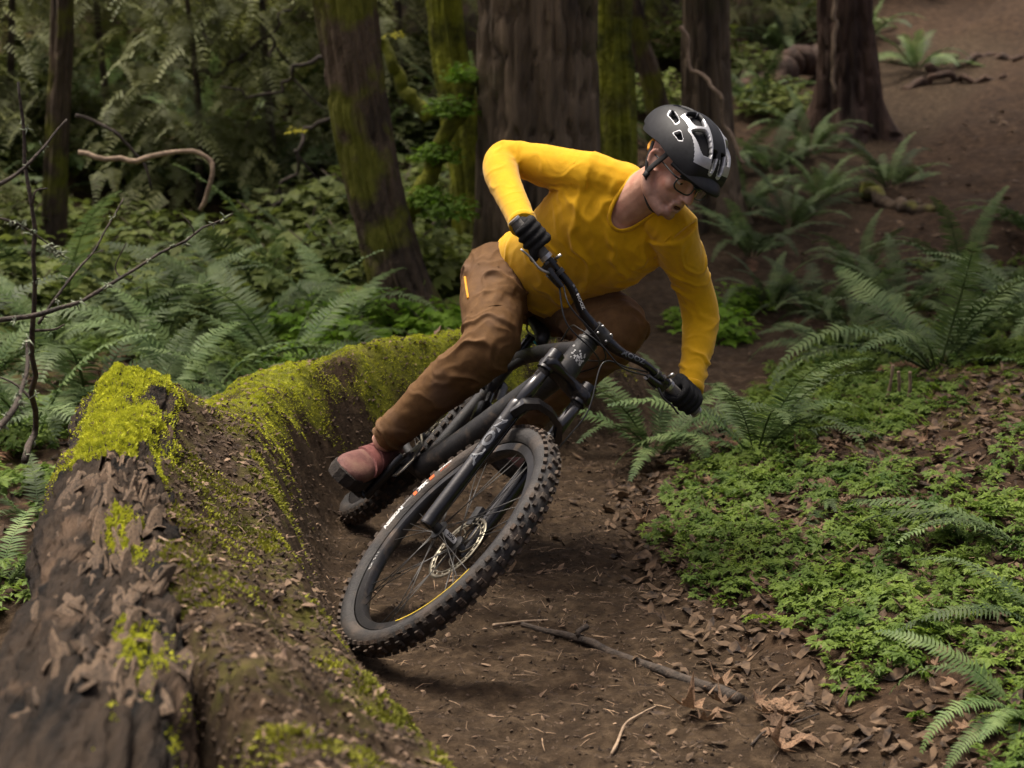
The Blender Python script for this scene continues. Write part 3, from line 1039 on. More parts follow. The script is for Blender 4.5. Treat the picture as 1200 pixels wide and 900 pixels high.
# pale arching dead stalks in the ferns
stick('dead_vine', [at(92, 176, 8.2), at(150, 186, 8.2), at(205, 176, 8.2), at(238, 180, 8.2), at(250, 205, 8.2), at(236, 250, 8.2)], .013, .011, 'pale dead vine hooked over like a cane in the ferns', M_TWIG_PALE, cat='vine', wob=.02)
stick('dead_vine', [at(90, 135, 8.8), at(130, 150, 8.8), at(160, 180, 8.8), at(175, 220, 8.8)], .010, .006, 'brown arching cane behind the hooked pale vine', M_TWIG, cat='vine', wob=.02)
stick('dead_vine', [at(800, 30, 9.6), at(808, 75, 9.6), at(840, 108, 9.5), at(850, 150, 9.5), at(875, 190, 9.5)], .012, .010, 'tan crooked vine hanging beside the rider\'s helmet', M_TWIG_PALE, cat='vine', wob=.03)
stick('dead_vine', [at(980, -20, 12.2), at(978, 40, 12.2), at(975, 110, 12.2)], .018, .012, 'pale straight vine hanging against the reddish cedar trunk', M_TWIG_PALE, cat='vine', wob=.02)
for k, (pp, d) in enumerate([([(230, 90), (290, 60), (345, 10)], 12), ([(380, 60), (330, 95), (270, 110)], 11.5), ([(300, -10), (318, 70), (312, 150)], 13), ([(395, 120), (340, 190), (330, 260)], 11), ([(210, -10), (250, 60), (262, 130)], 13.5)]):
    stick('hanging_branch', [at(x_, y_, d) for x_, y_ in pp], .016, .007, 'thin bare branch hanging in the gloom left of the trunks', M_TWIG, cat='branch', group='hanging branches in the thicket', wob=.06, side=[(.4, (.5, 0, -.6), .4), (.7, (-.4, 0, -.6), .3)], lv=k)

# ------------------------------------------------------------------ trees
M_BARK = mat('bark_grey', (.026, .018, .011), (.20, .142, .086), 6, .9, 1.0, 16, stretch=(1, 1, .14), dist=.05, c3=(.055, .055, .014), scale3=1.6, lo3=.56, hi3=.7)
M_BARK_MOSS = mat('bark_mossy', (.028, .019, .012), (.12, .082, .05), 5, .95, .9, 14, stretch=(1, 1, .4), dist=.05, c3=(.12, .12, .012), scale3=3.4, lo3=.50, hi3=.60)
M_BARK_GREEN = mat('bark_all_moss', (.04, .045, .006), (.27, .28, .020), 5, .95, .9, 22, dist=.04, c3=(.05, .032, .02), scale3=2.2, lo3=.55, hi3=.66)
M_BARK_RED = mat('bark_cedar', (.024, .013, .009), (.11, .064, .042), 7, .9, 1.0, 18, stretch=(1, 1, .10), dist=.05)

def needle_spray(rs, L):
    """flat hanging spray: short strips along a drooping twig"""
    v, f = [], []
    n = 9
    for j in range(n):
        u = j / (n - 1)
        p = V(u * L, 0, -.35 * L * u * u)
        w = L * .30 * (1 - .75 * u)
        for sg in (-1, 1):
            k = len(v)
            d = V(.5, sg * 1.0, rs.normal(-.15, .12))
            v += [p + V(-.02 * L, 0, 0), p + V(.035 * L, 0, 0), p + d * w + V(.03 * L, 0, 0), p + d * w * .92 - V(.03 * L, 0, .01)]
            f.append((k, k + 1, k + 2, k + 3))
    return np.array(v), np.array(f)

SPRAYS = [needle_spray(RNG, 1.0) for _ in range(4)]

def spray_cloud(P, D, size):
    """sprays placed at P, pointing along D"""
    vs, fs, c = [], [], 0
    for i in range(len(P)):
        pv, pf_ = SPRAYS[i % 4]
        d = nrm(D[i])
        s = nrm(np.cross(V(0, 0, 1), d))
        u = np.cross(d, s)
        vs.append((pv @ np.stack([d, s, u])) * size[i] + P[i])
        fs.append(pf_ + c)
        c += len(pv)
    return np.vstack(vs), np.vstack(fs)

def crown_mesh(name, n, rad_xy, hgt, seed, mats, size=(.35, .7)):
    r = np.random.default_rng(seed)
    t = r.random(n)
    az = r.uniform(0, 6.283, n)
    R = rad_xy * (1 - .75 * t) * np.sqrt(r.uniform(.08, 1, n))
    P = np.stack([np.cos(az) * R, np.sin(az) * R, t * hgt - .25 * R + r.normal(0, .15, n)], 1)
    D = np.stack([np.cos(az), np.sin(az), r.normal(-.25, .2, n)], 1)
    v, f = spray_cloud(P, D, r.uniform(size[0], size[1], n))
    return fast_mesh(name, v, f, mats)

CROWN = [crown_mesh('crown', 200, 2.4, 7.0, 3, M_CANOPY), crown_mesh('crown', 200, 2.8, 6.0, 4, M_CANOPY)]

def trunk_mesh(path, radii, mats, base, flute=.06, seed=0, n=110, rows=150, flare=1.0, furrow=.15):
    p = spline(np.array(path), rows)
    rr = spline(np.array([[q] for q in radii]), rows)[:, 0]
    a = np.linspace(0, 2 * math.pi, n, endpoint=False)
    vs = []
    hz = np.cumsum(np.r_[0, np.linalg.norm(np.diff(p, axis=0), axis=1)])
    for i in range(rows):
        q = np.stack([np.cos(a) * 2.0, np.sin(a) * 2.0, np.full(n, hz[i] * .5)], 1)
        q2 = np.stack([np.cos(a) * 9, np.sin(a) * 9, np.full(n, hz[i] * .9)], 1)
        fl = flare * .55 * math.exp(-hz[i] / .25) * (1 + .6 * np.cos(a * 5 + seed))
        r_ = rr[i] * (1 + flute * fbm(q, 1, seed, 3) * 2 + .03 * fbm(q2, 1, seed + 5, 3) + fl)
        kf = max(4.0, rr[i] / .022)
        q3 = np.stack([np.cos(a) * kf, np.sin(a) * kf, np.full(n, hz[i] * 5.0)], 1)
        r_ = r_ * (1 - furrow * (1 - np.clip(np.abs(noise(q3, 1, seed + 9)) * 3.2, 0, 1)))
        vs.append(p[i] - base + np.stack([np.cos(a) * r_, np.sin(a) * r_, .0 * a], 1))
    return MB().rings(vs, True).mesh('trunk', mats, True)

def tree(name, label, base_px, d, width_px, top_px, mats, height=9.0, flute=.06, seed=0, flare=1.0, crown=0, limbs=2, bend=None, z_off=0):
    p = at(base_px, 300, d)
    b = V(p[0], p[1], gz(p[0], p[1]) - .12 + z_off)
    t = thing(name, label, 'tree', b)
    w = width_px / F_PX * d / 2
    top = at(top_px, 0, d)                                   # where the trunk leaves the frame
    sl = (top - b) / max(.3, top[2] - b[2])
    path = [b, b + (top - b) * .25, b + (top - b) * .6, top, top + sl * 2.0 * V(.7, .7, 1), b + V(sl[0] * 3, 0, height * .75), b + V(sl[0] * 3.2, 0, height)]
    if bend is not None:
        path[1] = path[1] + V(*bend)
        path[2] = path[2] + V(*bend) * 1.1
    path = [q for i, q in enumerate(path) if i == 0 or q[2] > path[i - 1][2] - 1e9]
    radii = [w * 1.12, w * 1.03, w, w * .97, w * .85, w * .5, w * .15]
    link('trunk', trunk_mesh(path, radii, mats, b, flute, seed, flare=flare), t)
    rs = random.Random(seed)
    for k in range(limbs):
        i = 3 + k * .9
        q = path[4] + V(0, 0, k * .8)
        a = rs.uniform(0, 6.28)
        e_ = q + V(math.cos(a) * 1.5, math.sin(a) * 1.5, .5)
        part(MB().tube(spline([q, (q + e_) / 2 + V(0, 0, .15), e_], 8), np.linspace(w * .3, w * .06, 8), 7), 'limb', mats, t, off=b)
    c = link('crown', CROWN[crown], t)
    c.location = Vector(tuple(path[4] - b + V(0, 0, 1.8)))
    c.rotation_euler = (0, 0, rs.uniform(0, 6.28))
    return t, b, path

tree('fir_tree', 'massive furrowed grey trunk right behind the rider', 632, 9.6, 138, 632, M_BARK, 13, .03, 3, .5)
t2, b2, path2 = tree('maple_tree', 'leaning dark trunk draped with moss left of the massive trunk', 492, 9.2, 66, 403, M_BARK_MOSS, 10, .10, 11, 1.0, crown=1, bend=(-.05, 0, 0))
tree('maple_tree', 'slim upright trunk coated in green moss next to the massive trunk', 728, 10.4, 40, 718, M_BARK_GREEN, 9, .10, 21, .8, crown=1)
tree('maple_tree', 'mossy green trunk leaning between the dark trunk and the massive trunk', 566, 10.8, 46, 520, M_BARK_GREEN, 9, .14, 27, .8, crown=1)
tree('alder_tree', 'slim brown trunk mossed on one flank above the fern thicket', 58, 11.0, 30, 74, M_BARK_MOSS, 9, .10, 31, .6, crown=1)
tree('cedar_tree', 'grey brown trunk with flared foot beyond the rider\'s helmet', 832, 11.0, 56, 826, M_BARK, 12, .05, 37, 1.3)
tree('cedar_tree', 'reddish brown fluted cedar trunk at the foot of the bare hillside', 995, 13.0, 62, 990, M_BARK_RED, 13, .10, 41, 1.6)
tree('maple_tree', 'dim slanting trunk between the slim mossy trunk and the flared trunk', 790, 12.5, 26, 738, M_BARK_MOSS, 9, .10, 43, .8, crown=1)
tree('fir_tree', 'shadowy distant trunk standing far back in the thicket', 320, 17.0, 34, 326, M_BARK, 11, .05, 51, .6)
tree('fir_tree', 'shadowy distant trunk up the hillside near the frame of ferns', 900, 19.0, 40, 902, M_BARK_RED, 11, .05, 57, .6)
tree('fir_tree', 'distant trunk on the crest beyond the bare hillside', 1150, 24.0, 44, 1150, M_BARK_RED, 12, .05, 59, .6)
tree('fir_tree', 'slender distant fir trunk behind the brown trunk', 150, 18.0, 26, 150, M_BARK, 11, .05, 61, .6)

# dead mossy boughs around the leaning trunk
stick('mossy_bough', [at(500, 140, 11.2), at(470, 90, 11.2), at(445, 50, 11.2)], .05, .03, 'thick mossy bough slanting behind the leaning trunk', M_BARK_GREEN, cat='branch', n=10, wob=.05)
stick('mossy_bough', [at(478, 255, 9.6), at(505, 200, 9.6), at(530, 150, 9.6), at(548, 100, 9.6)], .055, .035, 'mossy limb curving up between the leaning and massive trunks', M_BARK_GREEN, cat='branch', n=10, wob=.06)
stick('rotten_log', [at(865, 110, 14.0), at(910, 92, 14.2), at(965, 60, 14.5)], .14, .10, 'dark rotten trunk lying against the slope beside the cedar', M_BARK_RED, cat='log', n=14, wob=.08)
stick('exposed_root', gpath([(1085, 92), (1120, 80), (1160, 66), (1195, 72)], .01), .042, .026, 'exposed root ridge across the bare hillside', M_BARK_RED, cat='root', n=10, wob=.08)
stick('exposed_root', gpath([(1060, 105), (1110, 96), (1180, 92)], .01), .034, .02, 'lower exposed root near the foot of the cedar', M_BARK_RED, cat='root', n=10, wob=.08)
stick('fallen_branch', gpath([(1010, 228), (1050, 244), (1100, 255)], .03), .05, .03, 'grey rotten branch lying on the slope below the cedar', M_BARK_MOSS, cat='branch', n=10, wob=.05)

# ------------------------------------------------------------------ young conifers and leafy shrubs filling the thicket
def sapling_mesh(seed):
    r = np.random.default_rng(seed)
    P, D, S = [], [], []
    for k in range(60):
        k = k * 34 / 60
        h = .25 + 2.6 * k / 34
        az = r.uniform(0, 6.283)
        L = (1.15 * (1 - .72 * k / 34)) * r.uniform(.7, 1.1)
        d = V(math.cos(az), math.sin(az), 0)
        for u in np.linspace(.15, 1, 8):
            P.append(V(0, 0, h) + d * L * u + V(0, 0, .08 * u - .42 * u * u * L) + r.normal(0, .03, 3))
            D.append(d * .6 + np.cross(V(0, 0, 1), d) * r.choice([-1, 1]) * r.uniform(.2, 1.0) + V(0, 0, -.45))
            S.append(r.uniform(.16, .32))
    v, f = spray_cloud(P, D, S)
    return fast_mesh('foliage', v, f, M_NEEDLE)

SAP = [sapling_mesh(k) for k in (1, 2, 3)]
M_STEM = mat('sapling_bark', (.04, .03, .022), (.12, .09, .065), 12, .9, .5, 40)
STEM_ME = MB().tube(spline([(0, 0, -.1), (.03, 0, 1), (-.02, .02, 2.0), (0, 0, 2.9)], 12), np.linspace(.035, .006, 12), 7).mesh('stem', M_STEM)

def sapling(px, d, s, seed, label, group):
    p = at(px, 300, d)
    t = thing('hemlock_sapling', label, 'sapling', V(p[0], p[1], gz(p[0], p[1])), group)
    r = random.Random(seed)
    t.rotation_euler = (r.gauss(0, .05), r.gauss(0, .05), r.uniform(0, 6.28))
    t.scale = (s, s, s * r.uniform(.85, 1.1))
    link('foliage', SAP[seed % 3], t)
    link('stem', STEM_ME, t)

SL = [(20, 13.2, 1.0), (140, 12.8, .95), (235, 12.2, .9), (325, 12.6, 1.0), (400, 13.6, .9), (80, 15.2, 1.2), (190, 15.4, 1.2), (290, 15.0, 1.2), (380, 16.0, 1.2), (470, 14.6, 1.1),
      (-60, 13.6, 1.1), (-150, 12.6, 1.0), (-210, 14.5, 1.2), (-280, 13.0, 1.1), (-170, 17.0, 1.4), (-320, 16.5, 1.4), (540, 16.5, 1.2), (255, 17.8, 1.3), (120, 18.6, 1.4), (10, 18.2, 1.4), (440, 18.6, 1.3), (350, 19.5, 1.4), (-90, 11.0, .9)]
for k, (px, d, s) in enumerate(SL):
    sapling(px, d, s, k, 'drooping young hemlock in the dim thicket behind the ferns', 'young hemlocks in the thicket')
for k, (px, d, s) in enumerate([(745, 14.8, .9), (872, 15.6, .8), (925, 17.5, .9), (780, 17.0, 1.1), (650, 17, 1.2), (1055, 17.4, .55), (1010, 19.5, .8)]):
    sapling(px, d, s, k + 40, 'young hemlock on the slope behind the flared trunk', 'young hemlocks on the slope')

def shrub_mesh(seed, n, ls=1.0):
    r = np.random.default_rng(seed)
    vs, fs, c = [], [], 0
    for k in range(n):
        az, el = r.uniform(0, 6.283), math.asin(r.uniform(.05, 1))
        R = r.uniform(.35, 1.0)
        p = V(math.cos(az) * math.cos(el), math.sin(az) * math.cos(el), math.sin(el) * .9) * R * .5
        d = nrm(V(math.cos(az), math.sin(az), r.normal(-.2, .3)))
        s = nrm(np.cross(V(0, 0, 1), d) + r.normal(0, .25, 3))
        for ang, l in ((-.9, .8), (0, 1.0), (.9, .8)):
            dd = d * math.cos(ang) + s * math.sin(ang)
            ss = -d * math.sin(ang) + s * math.cos(ang)
            L = r.uniform(.10, .17) * l * ls
            vs += [p, p + dd * L * .5 - ss * L * .32, p + dd * L + V(0, 0, -.15 * L), p + dd * L * .5 + ss * L * .32]
            fs.append((c, c + 1, c + 2, c + 3))
            c += 4
    return np.array(vs), np.array(fs)

M_SALAL = mat('salal_leaf', (.065, .095, .016), (.16, .19, .040), 3, .6, 0, trans=.40, rnd=.35, spec=.2)
SALAL = [fast_mesh('foliage', *shrub_mesh(k + 10, 520, .5), M_SALAL) for k in (1, 2, 3)]
SHRUB = [fast_mesh('foliage', *shrub_mesh(k, 260, .75), M_BRIGHT) for k in (1, 2, 3)]
def stems_mesh():
    mb = MB()
    for k in range(7):
        a = k * .9
        mb.tube(spline([(0, 0, -.05), (.1 * math.cos(a), .1 * math.sin(a), .15), (.3 * math.cos(a), .3 * math.sin(a), .36)], 6), np.linspace(.009, .003, 6), 5)
    return mb.mesh('stems', M_STEM)
SHRUB_STEM = stems_mesh()

def shrub(pos, s, seed, label, group=None, ms=None):
    t = thing('leafy_shrub', label, 'shrub', pos, group)
    t.rotation_euler = (0, 0, seed * 1.7)
    t.scale = (s, s, s * .9)
    link('foliage', (ms or SHRUB)[seed % 3], t)
    link('stems', SHRUB_STEM, t)

for k, (px, d, s) in enumerate([(395, 8.3, .55), (360, 8.7, .5), (430, 8.9, .55), (520, 8.7, .5), (470, 8.1, .38), (555, 9.0, .45), (345, 7.8, .4), (505, 8.9, .5), (540, 8.6, .42), (575, 9.1, .45), (450, 9.5, .5)]):
    p = at(px, 300, d)
    shrub(V(p[0], p[1], gz(p[0], p[1])), s, k, 'bright green leafy shrub at the foot of the leaning trunk', 'leafy shrubs round the leaning trunk')
for k, (px, d, s) in enumerate([(842, 9.0, .46), (822, 9.3, .42), (868, 9.6, .38)]):
    p = at(px, 300, d)
    shrub(V(p[0], p[1], gz(p[0], p[1])), s, k + 9, 'fresh green mossy clump beyond the rider\'s left shoulder', 'green clumps past the rider\'s shoulder')
for k, (px, py, d, s) in enumerate([(530, 135, 9.5, .30), (512, 190, 9.5, .30), (545, 95, 9.6, .26), (528, 255, 9.3, .34), (497, 240, 9.4, .28)]):
    p = at(px, py, d)
    shrub(p, s, k + 20, 'tuft of licorice ferns growing on the mossy limb by the massive trunk', 'fern tufts on the mossy limb')
M_YELLOW = mat('yellow_leaf', (.36, .36, .015), (.55, .50, .03), 6, .7, 0, trans=.4)
YEL = [fast_mesh('foliage', *shrub_mesh(77, 40, 1.2), M_YELLOW)] * 3
shrub(at(348, 156, 9.4), .11, 30, 'lone yellow sprig hanging in the dark thicket', None, YEL)
shrub(at(463, 44, 10.0), .12, 31, 'yellow leaf tuft on the bough behind the leaning trunk', None, YEL)

# salal thicket filling the gloom between the trunks
rs_ = random.Random(5)
SAL = [(px_ + rs_.uniform(-30, 30), d_ + rs_.uniform(-.4, .4), rs_.uniform(.9, 1.5)) for d_ in (9.6, 11.2, 13.0, 15.0) for px_ in range(-330, 470, 66)]
for k, (px, d, s) in enumerate(SAL):
    p = at(px, 300, d)
    shrub(V(p[0], p[1], gz(p[0], p[1])), s, k, 'waist-high dark green salal bush in the thicket behind the sword ferns', 'salal bushes in the thicket', SALAL)
for k, (px, d, s) in enumerate([(760, 13.4, .9), (870, 14.4, .8), (905, 13.4, .7), (930, 16, .9), (800, 15, 1.0), (560, 13.5, 1.0), (470, 12.2, .8), (770, 11.2, .6), (500, 10.1, .7), (545, 10.3, .7), (520, 11.4, .9), (475, 10.6, .7)]):
    p = at(px, 300, d)
    shrub(V(p[0], p[1], gz(p[0], p[1])), s, k, 'dark green bush growing between the background trunks', 'bushes between the background trunks', SALAL)

# ------------------------------------------------------------------ bicycle (local frame: x forward, y left, z up, origin under the rear axle)
BX, BY, BZ, B_YAW, B_LEAN, B_PIT, B_STEER = -.560, 5.665, -.056, .100, -.755, .010, .135
Fv = V(math.sin(B_YAW), -math.cos(B_YAW), 0)
Lv = V(math.cos(B_YAW), math.sin(B_YAW), 0)
BM = rotm(Fv, B_LEAN) @ np.stack([Fv, Lv, V(0, 0, 1)], 1) @ rotm((0, 1, 0), -B_PIT)
BT = V(BX, BY, BZ)
def bw(p): return np.asarray(p, float) @ BM.T + BT          # bike -> world

WR = .372
HT = V(.91, 0, .975)
AXD = V(math.cos(rad(64.5)), 0, -math.sin(rad(64.5)))        # steering axis, downwards
PF = V(-AXD[2], 0, AXD[0])                                   # forward, square to it
HB = HT + AXD * .11
AXLE = HB + AXD * .575 + PF * .044
CLAMP = HT - AXD * .035 + PF * .042
ST = rotm(-AXD, B_STEER)
def stv(v): return HB + (np.asarray(v, float) - HB) @ ST.T
BBP = V(.435, 0, .345)
RAX = V(0, 0, WR)

M_FRAME = mat('frame_paint', (.016, .016, .017), (.032, .031, .030), 60, .55, .15, 300, spec=.4, c3=(.11, .085, .062), scale3=22, lo3=.56, hi3=.72)
M_BLACK = mat('gloss_black', (.004, .004, .005), (.011, .010, .010), 40, .24, .05, 200, spec=.5, c3=(.05, .038, .028), scale3=26, lo3=.64, hi3=.80)
M_STANCH = mat('stanchion', (.015, .014, .014), None, rough=.12, spec=.7)
M_RUBBER = mat('tyre_rubber', (.012, .011, .011), (.030, .027, .025), 25, .72, .3, 160, c3=(.085, .062, .045), scale3=9, lo3=.50, hi3=.76)
M_KNOB = mat('tyre_tread', (.022, .017, .013), (.065, .048, .035), 30, .85, .3, 150, c3=(.075, .048, .031), scale3=14, lo3=.44, hi3=.68)
M_RIM = mat('rim_black', (.008, .008, .009), (.02, .019, .019), 30, .35, .1, 150, c3=(.10, .075, .055), scale3=14, lo3=.56, hi3=.76)
M_SILVER = mat('silver', (.55, .55, .54), (.38, .37, .36), 30, .35, .1, 100, metal=.85)
M_STEEL = mat('rotor_steel', (.30, .275, .21), (.19, .17, .13), 30, .42, .1, 100, metal=.8)
M_SPOKE = mat('spoke', (.055, .053, .05), None, rough=.4, metal=.5)
M_ALU = mat('dark_alloy', (.035, .035, .037), (.07, .068, .065), 40, .4, .1, 150, metal=.5)
M_GRIP = mat('grip_rubber', (.11, .105, .095), (.18, .17, .15), 60, .8, .4, 300)
M_SADDLE = mat('saddle_vinyl', (.010, .010, .011), (.018, .018, .019), 50, .45, .1, 200)
M_TEAL = mat('teal_trim', (.02, .30, .30), None, rough=.5)
M_WHITE = mat('white_print', (.62, .62, .60), (.42, .41, .39), 60, .6)
M_ORANGE = mat('orange_print', (.70, .13, .02), (.52, .09, .02), 60, .6)
M_GREY = mat('grey_print', (.10, .105, .12), (.055, .06, .068), 60, .5)
M_YELLOWP = mat('yellow_print', (.60, .42, .02), None, rough=.6)
M_CABLE = mat('cable_housing', (.012, .012, .012), None, rough=.35, spec=.5)

bike = thing('mountain_bike', 'black full-suspension mountain bike leaned hard over in the berm', 'bicycle', BT)
bike.rotation_euler = Matrix(BM.tolist()).to_euler()

def bpart(mb, name, m, parent=bike, steer=False, smooth=True, cr=35):
    if steer: mb.xf(stv)
    o = part(mb, name, m, parent, smooth)
    return crease(o, cr) if cr else o

# frame
mb = MB()
mb.tube(spline([(.318, 0, .770), (.5, 0, .842), (.72, 0, .905), (.915, 0, .952)], 14), np.linspace(.022, .030, 14), 16, flat=.9)
mb.tube(spline([BBP + V(.02, 0, .02), (.60, 0, .50), (.78, 0, .715), (.938, 0, .905)], 14), np.linspace(.040, .037, 14), 16)
mb.tube([BBP, (.345, 0, .70), (.318, 0, .80)], [.024, .021, .0205], 14)
mb.tube([(.335, 0, .735), (.45, 0, .815)], [.014, .014], 10)
frame_o = bpart(mb, 'frame', M_FRAME, cr=50)
mb = MB()
hp = [HT - AXD * .004, HT + AXD * .02, (HT + HB) / 2, HB - AXD * .02, HB + AXD * .002]
mb.tube(np.array(hp), [.029, .0305, .031, .035, .0355], 24)
head_tube = bpart(mb, 'head_tube', M_FRAME)
mb = MB()
for i in range(26):          # pale speckled crest on the head tube
    a = random.gauss(0, .45)
    u = random.gauss(0, .011)
    c = (HT + HB) / 2 + AXD * u
    d = PF * math.cos(a) + V(0, 1, 0) * math.sin(a)
    R = np.stack([np.cross(d, AXD), AXD, d], 1)
    s = random.uniform(.0015, .0045)
    n = 5
    an = np.linspace(0, 2 * math.pi, n, endpoint=False) + random.random()
    v = np.stack([np.cos(an) * s * random.uniform(.6, 1.4), np.sin(an) * s, 0 * an], 1) @ R.T + c + d * .0325
    mb.add(v, [tuple(range(n))])
o = part(mb, 'head_badge', M_WHITE, head_tube, False)
o['label'] = 'white crest emblem on the head tube'
mb = MB().lathe([(.033, -.004), (.037, -.004), (.037, .004), (.033, .004)], HB + AXD * .006, AXD, 28)
bpart(mb, 'headset_cup', M_ALU)
mb = MB().lathe([(.020, -.004), (.031, -.004), (.031, .005), (.02, .005)], HT - AXD * .008, AXD, 28)
bpart(mb, 'headset_cover', M_ALU)
# rear triangle
for s in (-1, 1):
    mb = MB().tube(spline([BBP + V(-.02, s * .03, .01), (.22, s * .055, .352), (.02, s * .078, WR)], 10), np.linspace(.017, .012, 10), 10, flat=.8)
    bpart(mb, 'chain_stay', M_FRAME, cr=0)
    mb = MB().tube(spline([(.01, s * .078, WR + .01), (.16, s * .062, .53), (.335, s * .03, .70)], 10), np.linspace(.010, .013, 10), 10)
    bpart(mb, 'seat_stay', M_FRAME, cr=0)
    mb = MB().tube([(.335, s * .034, .70), (.44, s * .034, .66)], [.014, .012], 8, flat=.5)
    bpart(mb, 'rocker_link', M_ALU)
mb = MB().tube([(.44, 0, .66), (.53, 0, .62), (.53, 0, .62), (.66, 0, .565)], [.012, .012, .022, .022], 14)
mb.lathe([(.014, -.075), (.03, -.075), (.03, .075), (.014, .075)], (.59, 0, .594), V(.92, 0, -.39), 20)
shock = bpart(mb, 'rear_shock', M_BLACK)
mb = MB().ball((.535, -.016, .625), .010, 8)
part(mb, 'adjuster_knob', mat('blue_anodised', (.01, .16, .5), None, rough=.3, metal=.6), shock)
# seatpost and saddle
mb = MB().tube([(.318, 0, .80), (.302, 0, .862)], [.0155, .0155], 14)
mb.tube([(.323, 0, .782), (.316, 0, .808)], [.0245, .0245], 16)
mb.tube([(.304, 0, .853), (.301, 0, .868)], [.019, .019], 16)
bpart(mb, 'seatpost', M_BLACK)
secs = [((.175, 0, .915), (0, .070, 0), (.0, 0, .020)), ((.23, 0, .912), (0, .072, 0), (0, 0, .024)), ((.30, 0, .905), (0, .048, 0), (0, 0, .023)),
        ((.37, 0, .898), (0, .026, 0), (0, 0, .022)), ((.435, 0, .888), (0, .021, 0), (0, 0, .022)), ((.452, 0, .884), (0, .012, 0), (0, 0, .012))]
saddle = bpart(MB().loft(secs, 20, 5), 'saddle', M_SADDLE, cr=0)
for s in (-1, 1):
    part(MB().tube(spline([(.20, s * .024, .893), (.26, s * .022, .872), (.34, s * .020, .872), (.43, s * .008, .884)], 12), .0035, 6), 'saddle_rail', M_ALU, saddle)
part(MB().box((.432, 0, .866), .006, .014, .003), 'trim', M_TEAL, saddle, False)

# fork
def leg(t, s, r, n=16):
    return [HB + AXD * q + PF * .044 + V(0, s * .067, 0) for q in t], r, n
mb = MB()
mb.loft([(HB + AXD * .030 + PF * .046 + V(0, -.088, 0), PF * .020, AXD * .014), (HB + AXD * .026 + PF * .044 + V(0, -.066, 0), PF * .030, AXD * .026), (HB + AXD * .018 + PF * .02, PF * .040, AXD * .018),
         (HB + AXD * .026 + PF * .044 + V(0, .066, 0), PF * .030, AXD * .026), (HB + AXD * .030 + PF * .046 + V(0, .088, 0), PF * .020, AXD * .014)], 18, 5)
for s in (-1, 1):
    p, r, n = leg([-.012, .05], s, .0235)
    mb.tube(p, r, 18)
mb.tube([HB + AXD * .02, HT - AXD * .06], [.0145, .0145], 12)
fork = bpart(mb, 'fork_crown', M_BLACK, steer=True)
for s in (-1, 1):
    p, r, n = leg([.02, .20], s, .0178)
    part(MB().tube(p, r, 20).xf(stv), 'stanchion', M_STANCH, fork)
    mb = MB()
    p, r, n = leg([.172, .178, .19, .20, .40, .565, .59], s, 0)
    mb.tube(np.array(p) - np.array([PF * .0 * k for k in range(7)]), [.0245, .0255, .0255, .0235, .0215, .021, .018], 20)
    mb.tube([HB + AXD * .55 + PF * .044 + V(0, s * .067, 0), AXLE + V(0, s * .066, 0) + AXD * .012], [.021, .021], 16)
    mb.lathe([(.004, -.012), (.017, -.012), (.017, .014), (.004, .014)], AXLE + V(0, s * .067, 0), V(0, 1, 0), 20)
    o = crease(part(mb.xf(stv), 'lower_leg', M_BLACK, fork))
    if s < 0: leg_r = o
# arch bridging the lowers over the tyre: faceted
mb = MB()
C = lambda t, y, f: HB + AXD * t + PF * (.044 + f) + V(0, y, 0)
secs = [(C(.205, -.070, .010), .020, .014), (C(.172, -.064, .030), .021, .013), (C(.150, -.040, .044), .022, .010), (C(.143, .0, .048), .022, .009),
        (C(.150, .040, .044), .022, .010), (C(.172, .064, .030), .021, .013), (C(.205, .070, .010), .020, .014)]
rg = []
for i, (c, a, b_) in enumerate(secs):
    ax = nrm(AXD * .55 + PF * .83)
    tg = nrm(secs[min(i + 1, 6)][0] - secs[max(i - 1, 0)][0])
    nn = nrm(np.cross(tg, ax))
    rg.append(np.array([c + ax * a + nn * b_ * .5, c + ax * a * .7 + nn * b_, c - ax * a * .7 + nn * b_, c - ax * a + nn * b_ * .5, c - ax * a - nn * b_, c + ax * a - nn * b_]))
crease(part(MB().rings(rg).xf(stv), 'arch', M_BLACK, fork), 20)

def on_cyl(tv, c, along, out, r):
    """wrap text (x along, y round) onto a tube"""
    side = np.cross(out, along)
    a = tv[:, 1] / r
    return c + np.outer(tv[:, 0], along) + r * (np.cos(a)[:, None] * out + np.sin(a)[:, None] * side)
v, f = text_arrays('AION', .036, .0012)
v[:, 0] *= 1.75
out = nrm(PF * .75 + V(0, -1, 0) * .65)
c = HB + AXD * .31 + PF * .044 + V(0, -.067, 0)
along = nrm(-AXD - out * np.dot(-AXD, out))
mb = MB().add(on_cyl(v, c, along, out, .0242), f)
for q in (-.030, .030):
    u = np.array([(-.17, q), (.14, q), (.14, q + .003), (-.17, q + .003)])
    g = [(x_, y_) for y_ in (u[0][1], u[0][1] + .0022) for x_ in np.linspace(-.19, .12, 20)]
    g = np.array(g)
    vv = on_cyl(np.column_stack([g, 0 * g[:, 0]]), c, along, out, .0242)
    mb.add(vv, [(i, i + 1, 21 + i, 20 + i) for i in range(19)])
o = part(mb.xf(stv), 'lettering', M_GREY, fork, False)
o['label'] = 'grey outlined letters on the fork leg'

